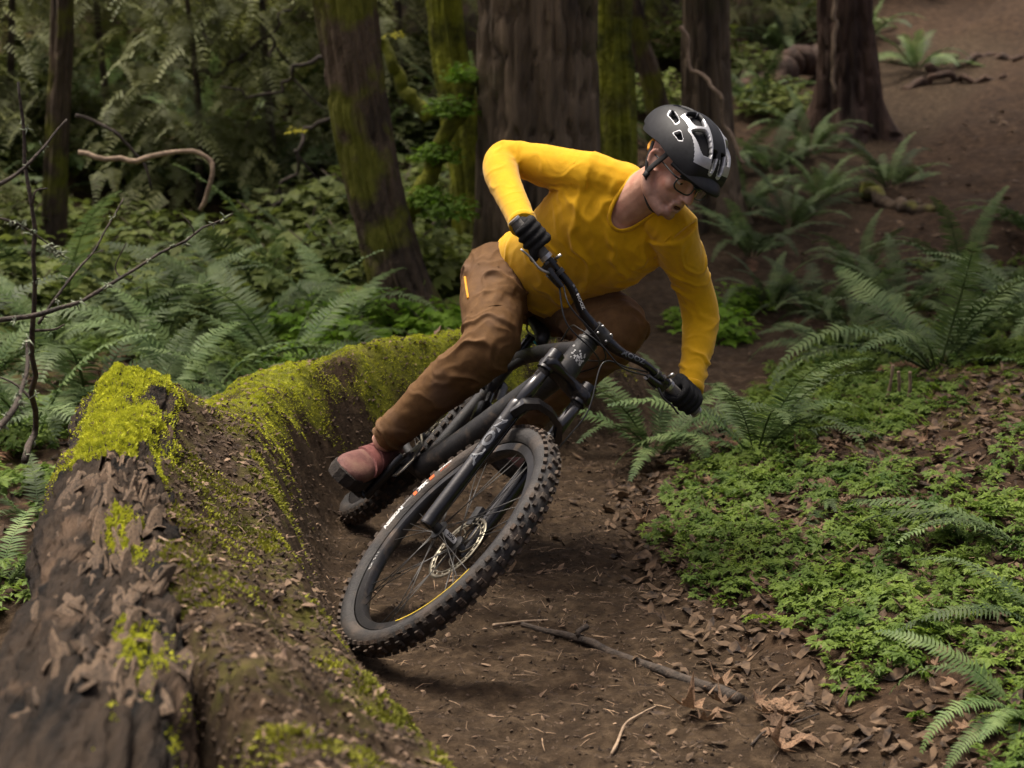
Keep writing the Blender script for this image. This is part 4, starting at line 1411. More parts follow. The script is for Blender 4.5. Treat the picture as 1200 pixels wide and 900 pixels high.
# wheels
def make_wheel(c, st, rear=False, knob_scale=1.0):
    fn = (lambda v: stv(v)) if st else (lambda v: v)
    Y = V(0, 1, 0)
    prof = [(.286, -.008), (.290, -.015), (.312, -.0165), (.315, -.013), (.306, -.011), (.306, .011), (.315, .013), (.312, .0165), (.290, .015), (.286, .008)]
    rim = bpart(MB().lathe(prof, c, Y, 96).xf(fn), 'wheel', M_RIM, cr=40)
    rim['label'] = 'rear wheel' if rear else 'front wheel'
    # tyre casing
    q = np.linspace(-2.55, 2.55, 21)
    tp = [(.340 + .0295 * math.cos(a) if abs(a) < 1.9 else .340 + .0295 * math.cos(a), .0315 * math.sin(a)) for a in q]
    tyre = part(MB().lathe(tp, c, Y, 120, closed=False).xf(fn), 'tyre', M_RUBBER, rim)
    mb = MB()
    N = 68
    for i in range(N):
        th = 2 * math.pi * i / N
        for (tube_a, ta, hl, hw, hh) in ([(-.16, .0, .0085, .0048, .0042), (.16, .0, .0085, .0048, .0042)] if i % 2 else [(-.42, 0, .0075, .0050, .0042), (.42, 0, .0075, .0050, .0042)]) + \
                [(-.86, .5, .0092, .0052, .0050), (.86, .5, .0092, .0052, .0050)]:
            t2 = th + ta * 2 * math.pi / N
            er = V(math.cos(t2), 0, math.sin(t2))
            et = V(-math.sin(t2), 0, math.cos(t2))
            nn = er * math.cos(tube_a) + Y * math.sin(tube_a)
            ww = -er * math.sin(tube_a) + Y * math.cos(tube_a)
            p = c + er * .340 + nn * (.0305 + hh * .55)
            mb.box(p, hl * knob_scale, hw * knob_scale, hh, np.stack([et, ww, nn], 1), taper=.86)
    part(mb.xf(fn), 'tread', M_KNOB, tyre, False)
    # hub
    hp = [(.006, -.060), (.0165, -.060), (.0165, -.050), (.0145, -.046), (.0145, -.034), (.027, -.033), (.027, -.029), (.0155, -.026), (.0150, .022), (.028, .027), (.028, .031), (.017, .034), (.017, .060), (.006, .060)]
    hub = bpart(MB().lathe(hp, c, Y, 32).xf(fn), 'hub', M_ALU, rim, cr=30)
    rot_y = .040
    mb = MB()
    mb.lathe([(.0905, rot_y - .001), (.1015, rot_y - .001), (.1015, rot_y + .001), (.0905, rot_y + .001)], c, Y, 64)
    mb.lathe([(.0790, rot_y - .001), (.0835, rot_y - .001), (.0835, rot_y + .001), (.0790, rot_y + .001)], c, Y, 64)
    for i in range(20):
        a = i * 2 * math.pi / 20
        d = V(math.cos(a), 0, math.sin(a))
        d2 = V(math.cos(a + .12), 0, math.sin(a + .12))
        mb.tube([c + d * .082 + Y * rot_y, c + d2 * .093 + Y * rot_y], .0022, 4)
    for i in range(6):
        a = i * math.pi / 3
        pts = [c + Y * rot_y + V(math.cos(a + w_), 0, math.sin(a + w_)) * r_ for r_, w_ in ((.024, 0), (.045, .16), (.065, .42), (.082, .62))]
        mb.tube(spline(pts, 8), .0032, 5, flat=.4, up=Y)
    part(mb.xf(fn), 'brake_rotor', M_STEEL, rim)
    # spokes
    for i in range(28):
        sd_ = -1 if i % 2 else 1
        j = i // 2
        a = j * 2 * math.pi / 14 + (.0 if sd_ > 0 else .22)
        cr = (.85 if j % 2 else -.85)
        h = c + V(math.cos(a) * .026, sd_ * .030, math.sin(a) * .026)
        e_ = c + V(math.cos(a + cr * .34) * .287, sd_ * .003, math.sin(a + cr * .34) * .287)
        part(MB().tube([h, e_], .0013, 5).xf(fn), 'spoke', M_SPOKE, rim)
    return rim, tyre, hub, fn

wheel_f, tyre_f, hub_f, fnf = make_wheel(AXLE, True)
wheel_r, tyre_r, hub_r, fnr = make_wheel(RAX, False, True)

def arc_text(s, size, th0, r0, m, name, xs=1.0, bold=.0, rfn=None):
    v, f = text_arrays(s, size, bold)
    r = r0 + v[:, 1]
    th = th0 - v[:, 0] * xs / r0
    yy = -.0315 * np.sqrt(np.clip(1 - ((r - .340) / .0300) ** 2, 0, 1)) - .0012 if rfn is None else np.full(len(r), rfn)
    p = np.stack([AXLE[0] + r * np.cos(th), yy, AXLE[2] + r * np.sin(th)], 1)
    return part(MB().add(p, f).xf(stv), name, m, tyre_f if rfn is None else wheel_f, False)
def arc_block(th0, dth, r0, r1, m):
    th = np.linspace(th0 - dth / 2, th0 + dth / 2, 8)
    v, n = [], 8
    for r in np.linspace(r0, r1, 4):
        for t_ in th:
            v.append((AXLE[0] + r * math.cos(t_), -.0315 * math.sqrt(max(0, 1 - ((r - .340) / .0300) ** 2)) - .001, AXLE[2] + r * math.sin(t_)))
    f = [(i * n + j, i * n + j + 1, (i + 1) * n + j + 1, (i + 1) * n + j) for i in range(3) for j in range(n - 1)]
    return part(MB().add(v, f).xf(stv), 'lettering', m, tyre_f, False)
arc_text('ASSEGAI', .017, rad(199), .333, M_WHITE, 'lettering', 1.25, .0010)
arc_text('29x2.50WT', .0085, rad(189), .336, M_WHITE, 'lettering')
arc_block(rad(183.5), .036, .327, .341, M_ORANGE)
arc_text('XX', .017, rad(178.5), .334, M_WHITE, 'lettering', 1.3, .002)
arc_block(rad(172.5), .052, .329, .341, M_ORANGE)
arc_text('3C MAXX', .010, rad(164), .338, M_WHITE, 'lettering', 1.1, .0006)
arc_text('GRIP EXO+', .007, rad(164), .330, M_ORANGE, 'lettering', 1.1)
arc_text('EX 511', .014, rad(225), .300, M_WHITE, 'lettering', 1.6, .0, -.0172)
# thin yellow line inside the front of the rim, and the hub's white label
th = np.linspace(rad(-45), rad(5), 40)
g = np.array([(AXLE[0] + r * math.cos(t_), -.0172 - 0 * r, AXLE[2] + r * math.sin(t_)) for r in (.2935, .2960) for t_ in th])
part(MB().add(g, [(i, i + 1, 41 + i, 40 + i) for i in range(39)]).xf(stv), 'rim_stripe', M_YELLOWP, wheel_f, False)
outh = nrm(V(.70, 0, .71))
g = [on_cyl(np.array([(x_, y_, 0)]), AXLE + V(0, -.001, 0), V(0, 1, 0), outh, .0162)[0] for y_ in np.linspace(-.0105, .0105, 7) for x_ in (-.023, .020)]
hl = part(MB().add(np.array(g), [(2 * i, 2 * i + 1, 2 * i + 3, 2 * i + 2) for i in range(6)]).xf(stv), 'hub_label', M_WHITE, wheel_f)
v, f = text_arrays('350', .017, .0006)
part(MB().add(on_cyl(v, AXLE + V(0, -.001, 0), V(0, 1, 0), outh, .0168), f).xf(stv), 'lettering', M_BLACK, wheel_f, False)
# caliper
mb = MB().box(HB + AXD * .47 + PF * .012 + V(0, .050, 0), .018, .017, .028, np.stack([PF, V(0, 1, 0), AXD], 1), taper=.8)
bpart(mb, 'brake_caliper', M_ALU, steer=True)

# cockpit
half = [(0, 0, 0), (0, .035, 0), (.0, .085, .008), (-.006, .15, .030), (-.018, .21, .036), (-.055, .385, .044)]
bar_l = spline([CLAMP + V(*h) for h in half], 30)
bar = np.vstack([(bar_l * V(1, -1, 1))[::-1], bar_l[1:]])
rr = np.interp(np.abs(bar[:, 1]), [0, .04, .09, .2, .39], [.0172, .0172, .0125, .0111, .0111])
handlebar = part(MB().tube(bar, rr, 16).xf(stv), 'handlebar', M_BLACK, bike)
def bar_at(y):
    s = 1 if y >= 0 else -1
    i = np.searchsorted(bar_l[:, 1], abs(y))
    i = min(max(i, 1), len(bar_l) - 1)
    a, b_ = bar_l[i - 1], bar_l[i]
    u = (abs(y) - a[1]) / (b_[1] - a[1] + 1e-9)
    p = a + (b_ - a) * u
    return p * V(1, s, 1), nrm((b_ - a) * V(1, s, 1))
mb = MB()
mb.box(CLAMP + PF * -.022, .024, .024, .018, np.stack([PF, V(0, 1, 0), -AXD], 1))
mb.lathe([(.0175, -.026), (.023, -.026), (.023, .026), (.0175, .026)], CLAMP, V(0, 1, 0), 24)
mb.lathe([(.004, -.022), (.021, -.022), (.021, .022), (.004, .022)], HT - AXD * .035, AXD, 24)
stem = bpart(mb, 'stem', M_ALU, steer=True)
for sy in (-1, 1):
    for sz in (-1, 1):
        part(MB().ball(CLAMP + PF * .021 + V(0, sy * .017, 0) - AXD * sz * .012, .0042, 8).xf(stv), 'bolt', M_SILVER, stem)
for s in (-1, 1):
    a, d = bar_at(s * .262)
    b_, d2 = bar_at(s * .385)
    mb = MB()
    k = 26
    pts = [a + (b_ - a) * u for u in np.linspace(0, 1, k)]
    mb.tube(pts, [.0158 + (.0008 if i % 2 else 0) for i in range(k)], 14)
    grip = part(mb.xf(stv), 'grip', M_GRIP, bike)
    for q, dd, w in ((a, -d, .010), (b_, d2, .004)):
        o = crease(part(MB().tube([q - dd * .002, q + dd * w], .0182, 18).xf(stv), 'lock_ring', M_SILVER, grip))
    # brake lever
    c, d = bar_at(s * .238)
    dn = nrm(V(.62, 0, -.55))
    mb = MB()
    mb.tube([c - d * .009, c + d * .009], .0165, 16)
    mb.tube([c + dn * .014 + d * .012, c + dn * .030 - d * .020, c + dn * .034 - d * .060], [.010, .012, .009], 10)
    mb.box(c + dn * .022, .010, .012, .012)
    lever = crease(part(mb.xf(stv), 'brake_lever', M_BLACK, bike))
    q = spline([c + dn * .034 - d * .010, c + dn * .052 + d * .022, c + dn * .050 + d * .060, c + dn * .058 + d * .095], 12)
    part(MB().tube(q, np.linspace(.0065, .0045, 12), 8, flat=.6).xf(stv), 'lever_blade', M_SILVER if s < 0 else M_ALU, lever)
    part(MB().tube([c + V(.004, 0, .018), c + V(.012, 0, .034)], .0045, 8).xf(stv), 'clamp_bolt', M_SILVER, lever)
# gear lever on the right, dropper lever on the left
for s in (-1, 1):
    c, d = bar_at(s * .205)
    mb = MB().tube([c - d * .006, c + d * .006], .0155, 14)
    mb.box(c + V(.012, 0, -.022), .014, .020, .011, taper=.8)
    mb.tube([c + V(.0, 0, -.024), c + V(-.026, 0, -.030) + d * .035], [.005, .0065], 8, flat=.5)
    bpart(mb, 'gear_lever' if s < 0 else 'dropper_lever', M_ALU, steer=True)
# lettering on the bar
def bar_text(s, y0, size, m, sx=1.0):
    v, f = text_arrays(s, size, .0006)
    c, d = bar_at(y0)
    if y0 < 0: d = -d
    out = nrm(V(.86, 0, .5) - d * np.dot(V(.86, 0, .5), d))
    v = v * V(-sx, -1, 1)
    part(MB().add(on_cyl(v, c, d, out, .0136), f).xf(stv), 'lettering', m, handlebar, False)
bar_text('ZOOM', -.112, .013, M_WHITE, 1.15)
bar_text('ZOOM', .112, .020, M_GREY, 1.25)
for k in range(3):
    c, d = bar_at(-.155 + k * .012)
    d = -d
    out = nrm(V(.75, 0, .66) - d * np.dot(V(.75, 0, .66), d))
    g = np.array([(x_, y_, 0) for y_ in (-.004, .004) for x_ in (-.004, .004)])
    part(MB().add(on_cyl(g, c, d, out, .0128), [(0, 1, 3, 2)]).xf(stv), 'lettering', M_GREY, handlebar, False)

# cables
def cable(pts, name='cable'):
    part(MB().tube(spline(pts, 40), .0024, 6), name, M_CABLE, bike)
S_ = lambda p: stv(np.asarray(p))
lc, ld = bar_at(.238); rc, rd_ = bar_at(-.238)
cable([S_(lc + V(.018, -.06, -.016)), S_(CLAMP + V(.035, .11, -.01)), S_(CLAMP + V(.055, .045, -.05)), S_(HB + AXD * .06 + PF * .09 + V(0, .085, 0)), S_(HB + AXD * .17 + PF * .06 + V(0, .095, 0)), S_(HB + AXD * .46 + PF * .03 + V(0, .09, 0))], 'brake_hose')
cable([S_(rc + V(.018, .06, -.016)), S_(CLAMP + V(.045, -.13, -.008)), S_(CLAMP + V(.055, -.02, -.012)), S_(CLAMP + V(.03, .05, -.035)), HT + V(-.02, .05, -.02), V(.80, .026, .925), V(.74, .03, .905)], 'brake_hose')
cable([S_(bar_at(-.205)[0] + V(.02, .02, -.025)), S_(CLAMP + V(.055, -.11, -.045)), S_(CLAMP + V(.062, -.01, -.045)), S_(CLAMP + V(.03, .05, -.06)), V(.90, .04, .90), V(.84, .03, .84)])
cable([S_(bar_at(.205)[0] + V(.02, -.02, -.02)), S_(CLAMP + V(.06, .09, -.02)), S_(CLAMP + V(.058, .0, -.018)), S_(CLAMP + V(.01, -.055, -.03)), V(.84, -.05, .985), V(.785, -.03, .935)])

# drivetrain
mb = MB().lathe([(.030, -.052), (.064, -.052), (.068, -.050), (.064, -.048), (.030, -.048)], BBP, V(0, 1, 0), 48)
mb.lathe([(.006, -.062), (.024, -.062), (.024, .062), (.006, .062)], BBP, V(0, 1, 0), 24)
bpart(mb, 'chainring', M_ALU)
PEDAL = {}
for s, sg in ((-1, -1), (1, 1)):       # rider's right foot down, left foot up
    tip = BBP + V(0, s * .068, sg * .170)
    mb = MB().tube([BBP + V(0, s * .064, 0), BBP + V(0, s * .068, sg * .09), tip], [.019, .014, .014], 12, flat=.6)
    bpart(mb, 'crank_arm', M_BLACK)
    pc = tip + V(0, s * .070, 0)
    PEDAL[s] = pc
    mb = MB().box(pc, .050, .050, .007)
    mb.tube([tip, pc], .009, 8)
    for ex in (-1, 1):
        for ey in (-1, 0, 1):
            mb.box(pc + V(ex * .042, ey * .040, .009), .003, .003, .005)
    bpart(mb, 'pedal', M_BLACK)
mb = MB()
for i in range(9):
    mb.lathe([(.015, -.001), (.024 + .0045 * i, -.001), (.024 + .0045 * i, .001), (.015, .001)], RAX + V(0, -.055 + .004 * i, 0), V(0, 1, 0), 36)
bpart(mb, 'cassette', M_STEEL)
mb = MB().box(RAX + V(.015, -.075, -.055), .016, .012, .030)
for q in ((.02, -.062, -.09), (.045, -.06, -.145)):
    mb.lathe([(.004, -.004), (.022, -.004), (.022, .004), (.004, .004)], RAX + V(*q), V(0, 1, 0), 20)
mb.box(RAX + V(.033, -.068, -.118), .008, .002, .045, rotm((0, 1, 0), -.4))
bpart(mb, 'derailleur', M_ALU)
ch = [RAX + V(.0, -.045, .052), BBP + V(0, -.05, .066), BBP + V(.062, -.05, .02), BBP + V(.05, -.05, -.045), BBP + V(0, -.05, -.066), RAX + V(.045, -.058, -.167), RAX + V(.022, -.058, -.14), RAX + V(.035, -.056, -.095), RAX + V(.03, -.05, -.05), RAX + V(-.045, -.045, .0)]
part(MB().tube(np.array(ch), .004, 5, closed=True), 'chain', M_STEEL, bike)

# ------------------------------------------------------------------ rider
M_SKIN = mat('skin', (.42, .22, .155), (.54, .31, .225), 22, .5, .10, 120, c3=(.40, .155, .11), scale3=12, lo3=.52, hi3=.7, spec=.4)
M_SHIRT = mat('shirt_yellow', (.56, .305, .002), (.64, .350, .003), 30, .85, .25, 420, sheen=.15, spec=.2, dist=.004)
M_PANTS = mat('trousers_brown', (.098, .048, .016), (.135, .069, .024), 40, .8, .25, 380, spec=.25, dist=.004, c3=(.11, .06, .03), scale3=6)
M_ZIP = mat('zip_yellow', (.65, .28, .01), None, rough=.7)
M_GLOVE = mat('glove_black', (.005, .005, .0055), (.012, .012, .013), 120, .8, .4, 500, spec=.25)
M_SHOE = mat('shoe_red', (.105, .040, .034), (.17, .072, .058), 30, .75, .25, 200, c3=(.20, .11, .075), scale3=14, lo3=.5, hi3=.7)
M_SHOE_D = mat('shoe_strap', (.12, .034, .030), (.19, .062, .052), 40, .7, .25, 200)
M_SOLE = mat('shoe_sole', (.016, .013, .011), (.04, .03, .023), 30, .9, .4, 150)
M_HELM = mat('helmet_grey', (.007, .0075, .0085), (.013, .0135, .015), 60, .55, .05, 300, spec=.28)
M_HELM_S = mat('helmet_silver', (.36, .365, .375), (.44, .445, .455), 60, .36, .04, 300, spec=.6, metal=.35)
M_FOAM = mat('helmet_foam', (.010, .010, .011), None, rough=.9)
M_STRAP = mat('strap_black', (.012, .012, .012), None, rough=.8)
M_HAIR = mat('hair_grey', (.03, .022, .016), (.10, .08, .065), 120, .7, .6, 300, stretch=(1, 1, .2))
M_EYE = mat('eye_white', (.55, .52, .48), None, rough=.25)
M_IRIS = mat('iris', (.02, .02, .02), None, rough=.2)
M_FRAMEG = mat('glasses_frame', (.010, .020, .021), None, rough=.3, spec=.5)
M_MOUTH = mat('mouth_dark', (.06, .012, .010), None, rough=.6)

def add_stubble(m):
    N, L = m.node_tree.nodes, m.node_tree.links
    b = N['Principled BSDF']
    src = b.inputs['Base Color'].links[0].from_socket
    a = N.new('ShaderNodeAttribute'); a.attribute_name = 'stubble'
    k = N.new('ShaderNodeMath'); k.operation = 'MULTIPLY'; k.inputs[1].default_value = .6
    L.new(a.outputs['Fac'], k.inputs[0])
    x = N.new('ShaderNodeMix'); x.data_type = 'RGBA'
    L.new(k.outputs[0], x.inputs[0]); L.new(src, x.inputs[6]); x.inputs[7].default_value = (.17, .115, .09, 1)
    L.new(x.outputs[2], b.inputs['Base Color'])
add_stubble(M_SKIN)

def lens_material():
    m = bpy.data.materials.new('photochromic_lens')
    m.use_nodes = True
    N, L = m.node_tree.nodes, m.node_tree.links
    g = N.new('ShaderNodeBsdfGlossy'); g.inputs['Roughness'].default_value = .04
    t = N.new('ShaderNodeBsdfTransparent'); t.inputs['Color'].default_value = (.93, .92, .84, 1)
    f = N.new('ShaderNodeFresnel'); f.inputs[0].default_value = 1.5
    mx = N.new('ShaderNodeMixShader')
    L.new(f.outputs[0], mx.inputs[0]); L.new(t.outputs[0], mx.inputs[1]); L.new(g.outputs[0], mx.inputs[2])
    L.new(mx.outputs[0], N['Material Output'].inputs[0])
    return m
M_LENS = lens_material()

bfw, blt, bup = BM[:, 0], BM[:, 1], BM[:, 2]
# joints
R_HIP, L_HIP = at(587, 312, 5.44), at(660, 352, 5.46)
R_KNEE, L_KNEE = at(569, 407, 5.14), at(724, 386, 5.20)
R_PED, L_PED = bw(PEDAL[-1]), bw(PEDAL[1])
R_ANK = at(446, 520, 5.30)
L_ANK = L_PED + bup * .115 - bfw * .055 + blt * .01
R_SH, L_SH = at(687, 203, 5.14), at(797, 276, 5.06)
R_ELB, L_ELB = at(590, 188, 5.22), at(820, 366, 5.17)
gr_c, gr_d = bar_at(-.325)
gl_c, gl_d = bar_at(.325)
R_GRIP, L_GRIP = bw(stv(gr_c)), bw(stv(gl_c))
R_GD, L_GD = nrm(BM @ (ST @ gr_d)), nrm(BM @ (ST @ gl_d))
R_WR = R_GRIP + nrm(at(600, 240, 5.06) - R_GRIP) * .082
L_WR = L_GRIP + nrm(at(817, 455, 5.10) - L_GRIP) * .082
HEAD = at(792, 197, 4.97)
yaw_h, pit_h, roll_h = rad(29), rad(29), rad(23)
hf0 = V(math.sin(yaw_h), -math.cos(yaw_h), 0)
hl0 = V(math.cos(yaw_h), math.sin(yaw_h), 0)
HF = hf0 * math.cos(pit_h) + V(0, 0, -1) * math.sin(pit_h)
HU0 = np.cross(HF, hl0)
HL = hl0 * math.cos(roll_h) - HU0 * math.sin(roll_h)
HU = np.cross(HF, HL)
HM = np.stack([HF, HL, HU], 1)
def hw(v): return np.asarray(v, float) @ HM.T + HEAD

rider = thing('person', 'cyclist in yellow jersey and brown trousers crouched over the leaning bike', 'person', R_PED)
def rpart(me_or_mb, name, m, parent=rider, smooth=True):
    if isinstance(me_or_mb, MB):
        return part(me_or_mb, name, m, parent, smooth, off=R_PED)
    v = mverts(me_or_mb)
    setverts(me_or_mb, v - R_PED)
    me_or_mb.materials.clear()
    fin(me_or_mb, m, smooth)
    return link(name, me_or_mb, parent)

HIPC, SHC = (R_HIP + L_HIP) / 2, (R_SH + L_SH) / 2
lat_h = nrm(nrm(L_HIP - R_HIP))
lat_s = nrm(L_SH - R_SH)
DT = nrm(SHC - HIPC)
def torso_sec(t, a, b, fo=0.0):
    c = HIPC + (SHC - HIPC) * t
    l = nrm(lat_h * (1 - t) + lat_s * t)
    l = nrm(l - DT * np.dot(l, DT))
    fr = nrm(np.cross(l, DT))
    return (c + fr * fo, l * a, fr * b)
TORSO = [torso_sec(.02, .165, .118, -.005), torso_sec(.12, .172, .124, .0), torso_sec(.35, .170, .128, .012), torso_sec(.62, .182, .134, .016), torso_sec(.84, .192, .122, .008), torso_sec(.98, .165, .090, -.012)]
NECKB = SHC + DT * .02 + nrm(HEAD - SHC) * .03
NECKT = hw((-.018, 0, -.055))
TFR = nrm(np.cross(nrm(lat_s - DT * np.dot(lat_s, DT)), DT))

def limb(mb, pts, radii, n=20, k=26, g=1.0, flat=1.0):
    mb.tube(spline(np.array(pts), k), np.interp(np.linspace(0, 1, k), np.linspace(0, 1, len(radii)), np.array(radii) * g), n, flat=flat)

# ---- body: one continuous skin surface from head to feet
mb = MB()
sh = [(c, np.asarray(a) * .86, np.asarray(b) * .86) for c, a, b in TORSO]
mb.loft(sh, 24, 6)
mb.ball(R_SH - nrm(R_SH - SHC) * .04, .048); mb.ball(L_SH - nrm(L_SH - SHC) * .04, .048)
mb.tube(spline([SHC - DT * .04, NECKB, (NECKB + NECKT) / 2, NECKT], 14), np.linspace(.075, .058, 14), 20)
mb.tube(spline([R_SH * .75 + SHC * .25, NECKB + V(0, .01, .0), L_SH * .75 + SHC * .25], 12), .050, 14)
limb(mb, [R_SH - nrm(R_SH - SHC) * .04, R_ELB, R_WR], [.046, .042, .036, .032, .026])
limb(mb, [L_SH - nrm(L_SH - SHC) * .04, L_ELB, L_WR], [.046, .042, .036, .032, .026])
limb(mb, [R_HIP, R_KNEE, R_ANK], [.070, .058, .045, .042, .036])
limb(mb, [L_HIP, L_KNEE, L_ANK], [.070, .058, .045, .042, .036])
hd = MB()
hd.ball((-.012, 0, .035), (.096, .075, .092), 28)
hd.ball((.028, 0, -.030), (.066, .058, .080), 24)
hd.ball((.074, 0, -.100), (.021, .024, .018), 14)
for s in (-1, 1):
    hd.tube(spline([(-.012, s * .062, -.035), (.005, s * .058, -.072), (.045, s * .034, -.100), (.074, s * .012, -.108)], 12), [.020] * 6 + [.017] * 6, 12)
    hd.ball((.056, s * .040, -.026), (.027, .021, .024), 14)
    hd.tube(spline([(.052, s * .060, .016), (.078, s * .034, .023), (.090, s * .006, .020)], 8), [.012, .012, .012, .012, .012, .011, .011, .010], 10)
    hd.ball((.101, s * .011, -.040), (.011, .008, .008), 10)
    hd.tube(spline([(.000, s * .073, .020), (-.014, s * .084, .022), (-.024, s * .086, .004), (-.016, s * .082, -.022), (-.002, s * .074, -.034)], 14), .0075, 10)
    hd.ball((-.008, s * .076, -.004), (.014, .005, .024), 10)
    hd.tube(spline([(.088, s * .020, -.066), (.096, s * .009, -.061), (.099, 0, -.063)], 6), .0062, 8)
    hd.tube(spline([(.086, s * .019, -.074), (.092, s * .009, -.083), (.094, 0, -.084)], 6), .0070, 8)
hd.tube(spline([(.090, 0, .012), (.100, 0, -.008), (.114, 0, -.030), (.112, 0, -.042)], 10), np.linspace(.009, .0135, 10), 12)
hd.tube([(.088, 0, -.045), (.095, 0, -.060)], [.016, .012], 10)
mb.add(hw(np.vstack(hd.v)), hd.f)
body_me = remesh(mb, .0042, 5)
hl_ = (mverts(body_me) - HEAD) @ HM                # head-local: stubble grows on jaw, chin and lip
stub = sstep((hl_[:, 0] - .012) / .03) * sstep((-.045 - hl_[:, 2]) / .02) * (np.linalg.norm(hl_, axis=1) < .17)
stub *= .65 + .35 * noise(hl_, 160, 3)
at_ = body_me.attributes.new('stubble', 'FLOAT', 'POINT')
at_.data.foreach_set('value', np.ascontiguousarray(stub, np.float32))
body = rpart(body_me, 'body', M_SKIN)

# face details
for s in (-1, 1):
    eye = rpart(MB().ball(hw((.0715, s * .032, -.0045)), .0128, 14), 'eye', M_EYE)
    rpart(MB().ball(hw((.0808, s * .031, -.0075)), (.0052, .0052, .0052), 10), 'iris', M_IRIS, eye)
    rpart(MB().ball(hw((.0722, s * .032, -.0005)), .0136, 14), 'eyelid', M_SKIN, eye)
    q = spline([hw((.072, s * .056, .020)), hw((.090, s * .036, .027)), hw((.098, s * .014, .020))], 8)
    rpart(MB().tube(q, [.0028, .004, .0045, .0045, .0045, .0045, .004, .003], 6), 'eyebrow', M_HAIR)
rpart(MB().ball(hw((.0925, 0, -.0725)), (.006, .016, .0045), 12, R=HM), 'mouth', M_MOUTH)
# hair: close-cropped, showing under the helmet at the back and sides
nb, na = 26, 40
v, f = [], []
for i in range(nb):
    for j in range(na):
        b_ = rad(-98 + 150 * i / (nb - 1)); a_ = rad(-88 + 176 * j / (na - 1))
        d = V(math.sin(b_) * math.cos(a_), math.sin(a_), math.cos(b_) * math.cos(a_))
        v.append(V(-.014, 0, .036) + d * V(.100, .0795, .096))
f = [(i * na + j, i * na + j + 1, (i + 1) * na + j + 1, (i + 1) * na + j) for i in range(nb - 1) for j in range(na - 1)]
f = [q for q in f if not (np.mean([v[k][0] for k in q]) > .01 and np.mean([v[k][2] for k in q]) < .055)]
rpart(MB().add(hw(np.array(v)), f), 'hair', M_HAIR)

# ---- helmet
HC = V(-.004, 0, .046)
HR = V(.144, .112, .116)
HTILT = rotm((0, 1, 0), rad(6))                    # the helmet sits low over the brow
hw_face = hw
def hh(v): return hw_face((np.asarray(v, float) - HC) @ HTILT.T + HC)
def helm_pt(b_, a_, k=1.0):
    d = np.stack([np.sin(b_) * np.cos(a_), np.sin(a_), np.cos(b_) * np.cos(a_)], -1)
    bulge = 1 + .045 * np.exp(-((np.degrees(np.abs(a_)) - 33) / 12) ** 2) * (np.cos(b_) > -.2) - .03 * np.exp(-(np.degrees(a_) / 9) ** 2)
    p = HC + d * HR * (k * bulge)[..., None]
    p[..., 0] -= .022 * np.clip(-np.sin(b_), 0, 1) ** 2 * np.cos(a_)
    return p
vents = []
for s in (-1, 1):
    vents += [(-2, s * 26, 14, 11.5, s * .10), (35, s * 27, 19, 11, s * -.25), (-32, s * 23, 13, 8, 0), (56, s * 8.5, 15, 4.8, 0), (-60, s * 22, 11, 7, 0), (-24, s * 50, 15, 4.6, s * .25), (24, s * 60, 12, 4.2, s * -.12)]
bb, ab = np.radians(np.arange(-112, 93, .85)), np.radians(np.arange(-90, 90.1, .85))
Bg, Ag = np.meshgrid(bb, ab, indexing='ij')
hp = helm_pt(Bg, Ag)
def vent_field(Bd, Ad):
    r = np.full(Bd.shape, 9.0)
    for (vb, va, rb, ra, sk) in vents:
        q = (np.abs((Bd - vb) / rb) ** 5 + np.abs((Ad - va - sk * (Bd - vb)) / (ra * (1 - .22 * (Bd - vb) / rb))) ** 5) ** (1 / 5)
        r = np.minimum(r, q)
    return r
nbv, nav = len(bb), len(ab)
Bc, Ac = np.degrees((Bg[:-1, :-1] + Bg[1:, 1:]) / 2), np.degrees((Ag[:-1, :-1] + Ag[1:, 1:]) / 2)
pc = (hp[:-1, :-1] + hp[1:, 1:]) / 2
vf = vent_field(Bc, Ac)
zr = np.where(pc[..., 0] > .05, .040, .040 - .062 * sstep((.05 - pc[..., 0]) / .10)) + .018 * np.exp(-((pc[..., 0] - .0) / .035) ** 2)
ok = (pc[..., 2] > zr) & (vf > 1.0)
idx = np.arange(nbv * nav).reshape(nbv, nav)
sil = ((np.abs(Ac) > 13.5) & (np.abs(Ac) < 44 - .14 * np.clip(Bc - 25, 0, 60)) & (Bc > -16) & (Bc < 68)) | ((vf < 1.3) & (Bc > 50)) | ((vf < 1.22) & (np.abs(Ac) > 42))
faces, mi = [], []
for i, j in zip(*np.where(ok)):
    faces.append((idx[i, j], idx[i, j + 1], idx[i + 1, j + 1], idx[i + 1, j]))
    mi.append(1 if sil[i, j] else 0)
me = bpy.data.meshes.new('helmet')
me.from_pydata((hh(hp.reshape(-1, 3)) - R_PED).tolist(), [], faces)
fin(me, [M_HELM, M_HELM_S], True)
me.polygons.foreach_set('material_index', mi)
bm = bmesh.new(); bm.from_mesh(me)
bmesh.ops.delete(bm, geom=[q for q in bm.verts if not q.link_faces], context='VERTS')
bmesh.ops.recalc_face_normals(bm, faces=bm.faces)
bm.to_mesh(me); bm.free()
helmet = link('helmet', me, rider)
helmet['label'] = 'grey and silver vented bike helmet'
sm = helmet.modifiers.new('smooth', 'SMOOTH'); sm.iterations = 1; sm.factor = .5
so = helmet.modifiers.new('shell', 'SOLIDIFY'); so.thickness = .014
cen_in = (hw(HC) - R_PED)
nsum = sum(1 for p_ in me.polygons if (np.array(p_.center) - cen_in) @ np.array(p_.normal) > 0)
so.offset = -1.0 if nsum > len(me.polygons) / 2 else 1.0
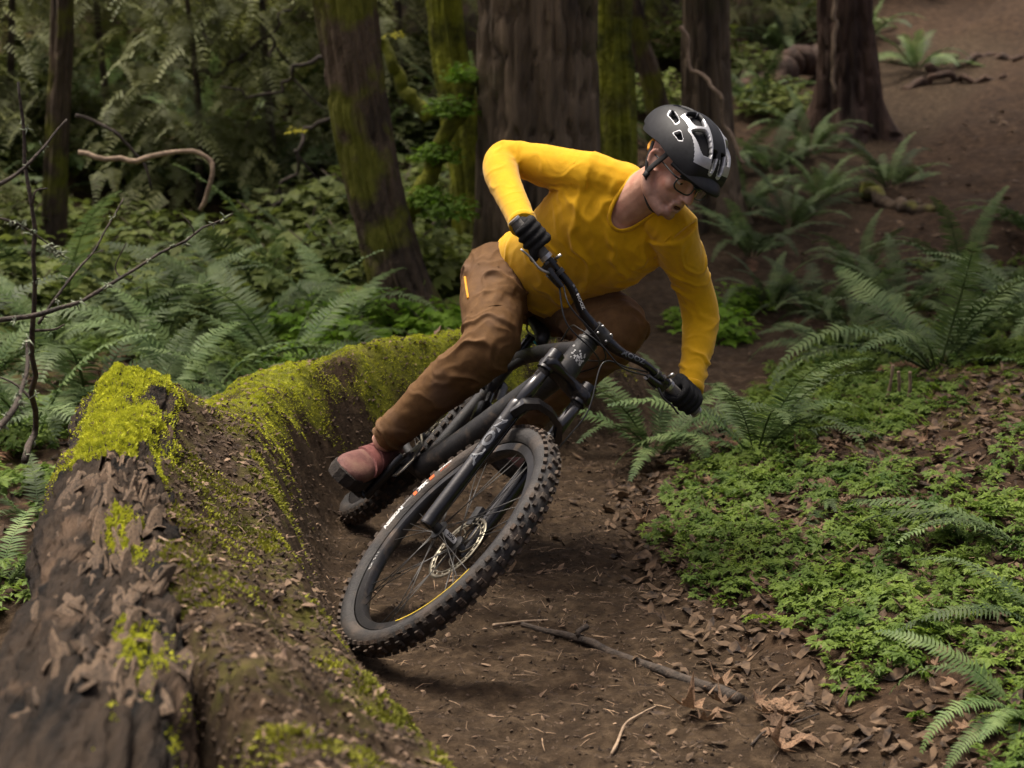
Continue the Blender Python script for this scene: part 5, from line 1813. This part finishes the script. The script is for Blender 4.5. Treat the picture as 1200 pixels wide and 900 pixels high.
# foam ribs inside, seen dark through the vents
v, f = [], []
nb2, na2 = 30, 30
for i in range(nb2):
    for j in range(na2):
        b_ = rad(-100 + 180 * i / (nb2 - 1)); a_ = rad(-86 + 172 * j / (na2 - 1))
        v.append(HC + V(math.sin(b_) * math.cos(a_), math.sin(a_), math.cos(b_) * math.cos(a_)) * HR * .86)
f = [(i * na2 + j, i * na2 + j + 1, (i + 1) * na2 + j + 1, (i + 1) * na2 + j) for i in range(nb2 - 1) for j in range(na2 - 1)]
f = [q for q in f if np.mean([v[k][2] for k in q]) > .055]
rpart(MB().add(hh(np.array(v)), f), 'liner', M_FOAM, helmet)
# visor
v, n = [], 21
for r_ in (0, .35, .7, 1.0):
    for j in range(n):
        a_ = rad(-60 + 120 * j / (n - 1))
        p = V(HC[0] + math.cos(a_) * (.128 + (.050 * math.cos(a_) ** 1.5) * r_), math.sin(a_) * (.098 + .010 * r_), .072 - .012 * r_ - .016 * math.sin(a_) ** 2 - .012 * r_ * r_)
        v.append(p)
vv = np.array(v)
low = vv - V(0, 0, .006)
f = [(i * n + j, i * n + j + 1, (i + 1) * n + j + 1, (i + 1) * n + j) for i in range(3) for j in range(n - 1)]
m_ = len(vv)
f2 = [tuple(k + m_ for k in q[::-1]) for q in f]
edge = [3 * n + j for j in range(n)]
f3 = [(edge[j], edge[j + 1], edge[j + 1] + m_, edge[j] + m_) for j in range(n - 1)]
rpart(MB().add(hh(np.vstack([vv, low])), f + f2 + f3), 'visor', M_HELM, helmet)
# straps
for s in (-1, 1):
    q = spline([hw((.030, s * .088, .040)), hw((.008, s * .086, -.022)), hw((.000, s * .079, -.050)), hw((.012, s * .062, -.090)), hw((.040, s * .030, -.122)), hw((.052, 0, -.124))], 24)
    rpart(MB().tube(q, .0095, 6, flat=.3, up=HM[:, 0]), 'chin_strap', M_STRAP, helmet)
    q = spline([hw((-.045, s * .088, .030)), hw((-.020, s * .0875, -.020)), hw((.002, s * .080, -.050))], 14)
    rpart(MB().tube(q, .0065, 6, flat=.3, up=HM[:, 0]), 'chin_strap', M_STRAP, helmet)
    rpart(MB().box(hw((.002, s * .081, -.050)), .008, .004, .008, HM), 'strap_divider', M_STRAP, helmet)
o = rpart(MB().tube(spline([hw((-.062, -.072, .032)), hw((-.055, -.082, .016)), hw((-.040, -.087, .004))], 8), .006, 6, flat=.4, up=HM[:, 0]), 'retention_cradle', M_ZIP, helmet)
# ---- glasses
gl = None
for s in (-1, 1):
    an = np.linspace(0, 2 * math.pi, 30, endpoint=False)
    ca = np.sign(np.cos(an)) * np.abs(np.cos(an)) ** .75
    sa = np.sign(np.sin(an)) * np.abs(np.sin(an)) ** .75
    yy = s * .035 + ca * .0285
    zz = -.005 + sa * .0195 - .0015 * np.abs(ca)
    xx = .111 - 4.6 * yy ** 2
    ring = np.stack([xx, yy, zz], 1)
    o = rpart(MB().tube(hw(ring), .0023, 6, closed=True), 'glasses', M_FRAMEG) if gl is None else rpart(MB().tube(hw(ring), .0020, 6, closed=True), 'rim', M_FRAMEG, gl)
    gl = gl or o
    rpart(MB().add(hw(np.vstack([ring, ring.mean(0)[None] + V(.002, 0, 0)])), [(i, (i + 1) % 30, 30) for i in range(30)]), 'lens', M_LENS, gl)
    q = spline([hw((.095, s * .060, .006)), hw((.085, s * .076, .007)), hw((.03, s * .080, .008)), hw((-.02, s * .082, .006))], 12)
    rpart(MB().tube(q, .0024, 6), 'temple', M_FRAMEG, gl)
    q = spline([hw((.092, s * .062, .014)), hw((.103, s * .04, .0165)), hw((.110, s * .012, .0130))], 8)
    rpart(MB().tube(q, .0040, 6), 'brow_bar', M_FRAMEG, gl)
rpart(MB().tube(spline([hw((.109, -.010, .004)), hw((.115, 0, .008)), hw((.109, .010, .004))], 8), .0052, 8), 'bridge', M_FRAMEG, gl)
gl['label'] = 'dark framed clear riding glasses'

# ---- clothing folds
def seg_t(P, a, b):
    ab = b - a
    t = np.clip(((P - a) @ ab) / (ab @ ab), 0, 1)
    q = a + t[:, None] * ab
    return t, np.linalg.norm(P - q, axis=1), P - q

def fold_field(P, along, freq, seed, warp=1.0):
    """ridged folds running square to 'along'"""
    w = fbm(P, 7, seed, 3)
    ph = (P @ along) * freq * 2 * math.pi + warp * 3.0 * w
    r1 = 1 - 2 * np.abs(np.sin(ph * .5)) ** .8
    r2 = 1 - 2 * np.abs(np.sin(ph * .95 + 2 * w)) ** .8
    c1 = 2.2 * np.exp(-(np.sin(ph * .5) / .34) ** 2) - .8
    return r1 * .25 + c1 * .5 + r2 * .25

# ---- jersey
mb = MB()
mb.loft(TORSO + [torso_sec(1.06, .10, .070, -.02)], 32, 6)
def sleeve(a, b, c):
    end = c + nrm(b - c) * .012
    limb(mb, [a, b, end], [.077, .066, .056, .056, .051, .043, .0385], 20, 34)
sleeve(R_SH - nrm(R_SH - SHC) * .03, R_ELB, R_WR)
sleeve(L_SH - nrm(L_SH - SHC) * .03, L_ELB, L_WR)
mb.tube(spline([R_SH, SHC + DT * .025 - TFR * .02, L_SH], 12), .070, 16)
sme = remesh(mb, .0043, 14)
P, Nn = mverts(sme), mnormals(sme)
disp = np.zeros(len(P))
best = np.full(len(P), 9.0)
regs = [('torso', HIPC, SHC, .145), ('rua', R_SH, R_ELB, .062), ('rfa', R_ELB, R_WR, .045), ('lua', L_SH, L_ELB, .062), ('lfa', L_ELB, L_WR, .045)]
dist = {}
for nm, a, b, r in regs:
    t, d, off = seg_t(P, a, b)
    dist[nm] = (t, d - r)
names = [r[0] for r in regs]
Dm = np.stack([dist[n_][1] for n_ in names], 1)
wt = np.exp(-np.clip(Dm - Dm.min(1, keepdims=True), 0, .2) / .02)
wt /= wt.sum(1, keepdims=True)
amp_n = .5 + .5 * sstep((fbm(P, 9, 5, 2) + .3) / .8)
for k, (nm, a, b, r) in enumerate(regs):
    t = dist[nm][0]
    ax_ = nrm(b - a)
    if nm == 'torso':
        dia = nrm(lat_s * .75 + DT * .65)
        fo = .0075 * fold_field(P * 1.0, dia, 9, 40, 1.5) * (.35 + .65 * sstep((fbm(P, 5, 61, 2) + .2) / .6))
        fo += .0085 * fold_field(P, nrm(R_SH - HIPC + DT * -.1), 9, 41, 1.4) * np.exp(-(np.linalg.norm(P - (R_SH + V(.02, 0, -.07)), axis=1) / .12) ** 2)
        fo += .0085 * fold_field(P, nrm(lat_s), 12, 42, 1.0) * np.exp(-(np.linalg.norm(P - (L_SH - V(.04, 0, .07)), axis=1) / .12) ** 2)
        fo += .007 * noise(P, 9, 44) * (1 - sstep((t - .05) / .5))
        fo += .004 * fold_field(P, DT, 16, 45, 1.4) * (1 - sstep((t - .02) / .3))
    elif nm in ('rua', 'lua'):
        br = sstep((fbm(P, 8, 70 + k, 2) + .15) / .5)
        fo = .0055 * fold_field(P, nrm(ax_ * .8 + nrm(np.cross(ax_, TFR))), 11, 46 + k, 1.8) * (.3 + .7 * br)
        fo += .0035 * fold_field(P, ax_, 19, 66 + k, 2.0) * br * sstep((t - .55) / .35)
    else:
        br = sstep((fbm(P, 11, 80 + k, 2) + .15) / .5)
        fo = .0052 * fold_field(P, nrm(ax_ + .55 * np.cross(ax_, TFR)), 19, 47 + k, 2.2) * (.15 + .85 * br) * (.45 + .55 * sstep((t - .2) / .6))
    disp += wt[:, k] * fo * amp_n
P2 = P + Nn * disp[:, None]
setverts(sme, P2)
# open the neck: a shallow V lower at the front
axn = nrm(NECKT - NECKB)
fr = nrm(TFR - axn * np.dot(TFR, axn))
sdn = np.cross(axn, fr)
bm = bmesh.new(); bm.from_mesh(sme)
NB0 = NECKB - axn * .03
def neck_r(c_, s_):
    ang = math.atan2(s_, c_)
    return .060 + .040 * max(0, math.cos(ang)) ** 4.0
kill = []
for q in bm.verts:
    w = np.array(q.co) - NB0
    h = w @ axn
    if h < -.075 or h > .30: continue
    c_, s_ = w @ fr, w @ sdn
    if math.hypot(c_, s_) < neck_r(c_, s_) and (h > -.075):
        kill.append(q)
bmesh.ops.delete(bm, geom=kill, context='VERTS')
# keep the biggest island
seen, isl = set(), []
for q in bm.verts:
    if q.index in seen: continue
    st_, comp = [q], []
    seen.add(q.index)
    while st_:
        a = st_.pop(); comp.append(a)
        for e_ in a.link_edges:
            o_ = e_.other_vert(a)
            if o_.index not in seen:
                seen.add(o_.index); st_.append(o_)
    isl.append(comp)
isl.sort(key=len)
for comp in isl[:-1]:
    bmesh.ops.delete(bm, geom=comp, context='VERTS')
rim_pts = [np.array(q.co) for q in bm.verts if any(e_.is_boundary for e_ in q.link_edges)]
bm.to_mesh(sme); bm.free()
jersey = rpart(sme, 'jersey', M_SHIRT)
if len(rim_pts) > 20:
    w = np.array(rim_pts) - NB0
    ang = np.arctan2(w @ sdn, w @ fr)
    od = np.argsort(ang)
    loop, an_s = np.array(rim_pts)[od], ang[od]
    g = np.linspace(-math.pi, math.pi, 60, endpoint=False)
    sm_ = []
    for a in g:
        dd = np.abs((an_s - a + math.pi) % (2 * math.pi) - math.pi)
        wgt = np.exp(-(dd / .10) ** 2)
        sm_.append((loop * wgt[:, None]).sum(0) / wgt.sum())
    rpart(MB().tube(np.array(sm_), .0075, 8, closed=True, flat=.6), 'collar', M_SHIRT, jersey)
for e_, el in ((R_WR, R_ELB), (L_WR, L_ELB)):
    d = nrm(el - e_)
    rpart(MB().tube([e_ + d * .010, e_ + d * .012, e_ + d * .030, e_ + d * .033], [.037, .0395, .0405, .0385], 22), 'cuff', M_SHIRT, jersey)

# ---- trousers
mb = MB()
PELV = [torso_sec(.14, .150, .105, -.01), torso_sec(.02, .160, .116, -.02), torso_sec(-.12, .168, .118, -.03), torso_sec(-.26, .14, .10, -.03)]
mb.loft(PELV, 28, 5)
def trouser(h, k, a, e):
    mid = h + (k - h) * .5
    kn = k + nrm((k - h) + (k - a)) * .012
    pts = [h, mid, kn, k + (a - k) * .35, k + (a - k) * .7, a + (k - a) * e]
    limb(mb, pts, [.112, .104, .088, .080, .072, .060, .055], 22, 36)
trouser(R_HIP, R_KNEE, R_ANK, .04)
trouser(L_HIP, L_KNEE, L_ANK, .04)
pme = remesh(mb, .0048, 14)
P, Nn = mverts(pme), mnormals(pme)
disp = np.zeros(len(P))
for (h, k_, a, sd_) in ((R_HIP, R_KNEE, R_ANK, 50), (L_HIP, L_KNEE, L_ANK, 60)):
    t1, d1, _ = seg_t(P, h, k_)
    t2, d2, _ = seg_t(P, k_, a)
    near = np.exp(-(np.linalg.norm(P - k_, axis=1) / .13) ** 2)
    patch = sstep((fbm(P, 6, sd_ + 7, 2) + .25) / .6)
    disp += np.where(d1 < .17, 1, 0) * .0085 * fold_field(P, nrm(k_ - h + .9 * V(1, 0, 0) + .3 * V(0, 0, 1)), 6.5, sd_, 1.6) * sstep((.95 - t1) / .4) * (.25 + .75 * patch)
    disp += np.where(d2 < .13, 1, 0) * .0095 * fold_field(P, nrm(a - k_ + .45 * V(1, 0, 0) - .3 * V(0, 0, 1)), 7.5, sd_ + 1, 1.7) * sstep((t2 - .05) / .35) * (.3 + .7 * patch)
    disp += .009 * near * fold_field(P, nrm(k_ - h + .5 * (a - k_)), 11, sd_ + 2, 1.6)
    disp += .006 * np.where(d2 < .12, 1, 0) * fold_field(P, nrm(a - k_), 22, sd_ + 3, 1.3) * sstep((t2 - .78) / .15)
setverts(pme, P + Nn * disp[:, None])
trousers = rpart(pme, 'trousers', M_PANTS)

def surf_strip(me, pixels, off, width, name, m, parent, lift=.003):
    """strip lying on a mesh along photo pixels"""
    from mathutils.bvhtree import BVHTree
    vv = mverts(me) + off
    bv = BVHTree.FromPolygons([Vector(q) for q in vv.tolist()], [tuple(p_.vertices) for p_ in me.polygons])
    pts, ns = [], []
    for px, py in pixels:
        d = nrm(at(px, py, 5.0) - V(0, 0, CAM_H))
        h = bv.ray_cast(Vector((0, 0, CAM_H)), Vector(d.tolist()))
        if h[0] is not None:
            pts.append(np.array(h[0])); ns.append(np.array(h[1]))
    if len(pts) < 2: return
    pts = spline(np.array(pts), 14)
    nn = nrm(np.mean(ns, 0))
    return rpart(MB().tube(pts + nn * lift * .3, width, 8, up=nn, flat=1.0), name, m, parent)
surf_strip(pme, [(542, 311), (545, 325), (547, 338), (549, 350)], R_PED, .0038, 'pocket_zip', M_ZIP, trousers)

for k, px_ in enumerate(([(540, 312), (560, 309), (585, 313)], [(552, 366), (580, 358), (606, 360)])):
    surf_strip(pme, px_, R_PED, .0016, 'seam', M_PANTS, trousers)
for px_ in ([(668, 170), (673, 190), (668, 216)], [(803, 262), (780, 282), (767, 303)]):
    surf_strip(sme, px_, R_PED, .0017, 'seam', M_SHIRT, jersey)

# ---- gloves
def glove(G, gd, wr, sgn, name):
    """G grip centre, gd axis pointing to the bar end, wr wrist; sgn picks which way the fingers wrap"""
    w = wr - G
    w = nrm(w - gd * (w @ gd))
    n = np.cross(gd, w) * sgn                        # fingers leave the palm towards n
    def pt(ang, r, s): return G + gd * s + (w * math.cos(rad(ang)) + n * math.sin(rad(ang))) * r
    mb = MB()
    offs = [-.031, -.0105, .0105, .031]
    lens = [1.0, 1.06, 1.0, .86]                     # index is the inner finger
    for o_, l in zip(offs, lens):
        kn = pt(58, .040, o_)
        mb.tube(spline([wr + gd * o_ * .55, pt(22, .052, o_ * .9), kn], 10), np.linspace(.0185, .0150, 10), 12)
        mb.tube(spline([pt(8, .027, o_ * .95), pt(40, .031, o_), kn], 8), .014, 10)
        ch = [kn, pt(58 + 44 * l, .036, o_), pt(58 + 84 * l, .030, o_), pt(58 + 132 * l, .0262, o_), pt(58 + 185 * l, .0255, o_)]
        mb.tube(spline(ch, 18), np.linspace(.0112, .0085, 18), 12)
        mb.ball(kn, .0125, 10)
    th = [pt(5, .045, -.030), pt(-28, .036, -.046), pt(-75, .029, -.050), pt(-125, .0265, -.044), pt(-165, .0265, -.034)]
    mb.tube(spline(th, 16), np.linspace(.0150, .0098, 16), 12)
    mb.tube(spline([wr - nrm(G - wr) * .030, wr, wr + (G - wr) * .45], 10), [.031, .031, .031, .030, .030, .030, .030, .029, .027, .024], 16)
    me_ = remesh(mb, .0030, 3)
    return rpart(me_, name, M_GLOVE)
def wrap_sign(G, gd, wr):
    w = nrm((wr - G) - gd * ((wr - G) @ gd))
    return 1 if np.cross(gd, w) @ (bfw * .75 + bup * .6) > 0 else -1
gR = glove(R_GRIP, R_GD, R_WR, wrap_sign(R_GRIP, R_GD, R_WR), 'glove')
gL = glove(L_GRIP, L_GD, L_WR, wrap_sign(L_GRIP, L_GD, L_WR), 'glove')

# ---- shoes
def shoe(ped, ank, yaw, name, tip=0.0):
    up = bup
    f_ = rotm(up, yaw) @ bfw
    l_ = np.cross(up, f_)
    R = np.stack([f_, l_, up], 1)
    R = R @ rotm((0, 1, 0), tip)
    org = ped + up * .010 + R @ V(-.12, 0, 0)               # heel; ball of the foot over the pedal
    W = lambda v: (np.asarray(v, float) * 1.12) @ R.T + org
    secs = [((-.045, 0, .060), (0, .030, 0), (0, 0, .042)), ((-.025, 0, .068), (0, .038, 0), (0, 0, .052)), ((.02, 0, .070), (0, .039, 0), (0, 0, .056)), ((.075, 0, .060), (0, .041, 0), (0, 0, .044)),
            ((.13, 0, .049), (0, .048, 0), (0, 0, .033)), ((.175, 0, .043), (0, .047, 0), (0, 0, .027)), ((.205, 0, .037), (0, .036, 0), (0, 0, .020)), ((.220, 0, .033), (0, .016, 0), (0, 0, .010))]
    mb = MB().loft(secs, 28, 6, ex=.85)
    mb.xf(W)
    sh_ = rpart(mb, name, M_SHOE)
    # collar
    an_l = (ank - org) @ R / 1.12
    mb = MB().tube(np.array([W((-.005, 0, .085)), W((-.008, 0, .105)), W(an_l * V(.5, .5, 1) + V(-.004, 0, 0))]), [.046, .044, .040], 20)
    rpart(mb, 'ankle_collar', M_SHOE, sh_)
    # sole
    rg = []
    for x_, w_ in ((-.056, .018), (-.045, .034), (0, .041), (.06, .041), (.13, .051), (.18, .050), (.212, .037), (.228, .012)):
        k = 16
        zz = .004 * max(0, (x_ - .15) / .07)
        rg.append(np.array([(x_, -w_, .034 + zz), (x_, w_, .034 + zz), (x_, w_ * 1.02, .014 + zz), (x_, w_ * .93, .0 + zz), (x_, -w_ * .93, .0 + zz), (x_, -w_ * 1.02, .014 + zz)]))
    o = rpart(MB().rings([W(q) for q in rg]), 'sole', M_SOLE, sh_)
    crease(o, 30)
    # toe guard: dark scuffed rubber round the toe
    rg = []
    for a in np.linspace(rad(-75), rad(75), 17):
        c = V(.158 + .066 * math.cos(a) * 1.0, .049 * math.sin(a), 0)
        d = V(math.cos(a), math.sin(a), 0)
        rg.append(np.array([c + d * .004 + V(0, 0, .030), c + d * .003 + V(0, 0, .038), c - d * .003 + V(0, 0, .041), c - d * .012 + V(0, 0, .030)]))
    rpart(MB().rings([W(q) for q in rg]), 'toe_guard', M_SOLE, sh_)
    SX = np.array([q[0][0] for q in secs]); ZC = [q[0][2] for q in secs]; AW = [q[1][1] for q in secs]; BH = [q[2][2] for q in secs]
    def on_shoe(x_, a, lift):
        ca, sa = math.copysign(abs(math.cos(a)) ** .85, math.cos(a)), math.copysign(abs(math.sin(a)) ** .85, math.sin(a))
        return V(x_, (np.interp(x_, SX, AW) + lift) * ca, np.interp(x_, SX, ZC) + (np.interp(x_, SX, BH) + lift) * sa)
    for x0, wd, a0, a1 in ((.062, .016, 5, 150), (.100, .015, 8, 150)):
        rg = []
        for a in np.linspace(rad(a0), rad(a1), 20):
            xs = x0 + .012 * math.cos(a)
            rg.append(np.array([on_shoe(xs - wd, a, -.002), on_shoe(xs - wd * .9, a, .0045), on_shoe(xs + wd * .9, a, .0045), on_shoe(xs + wd, a, -.002)]))
        crease(rpart(MB().rings([W(q) for q in rg]), 'strap', M_SHOE_D, sh_), 30)
    return sh_
shoe(R_PED, R_ANK, rad(-24), 'shoe', .10)
shoe(L_PED, L_ANK, rad(10), 'shoe', .05)
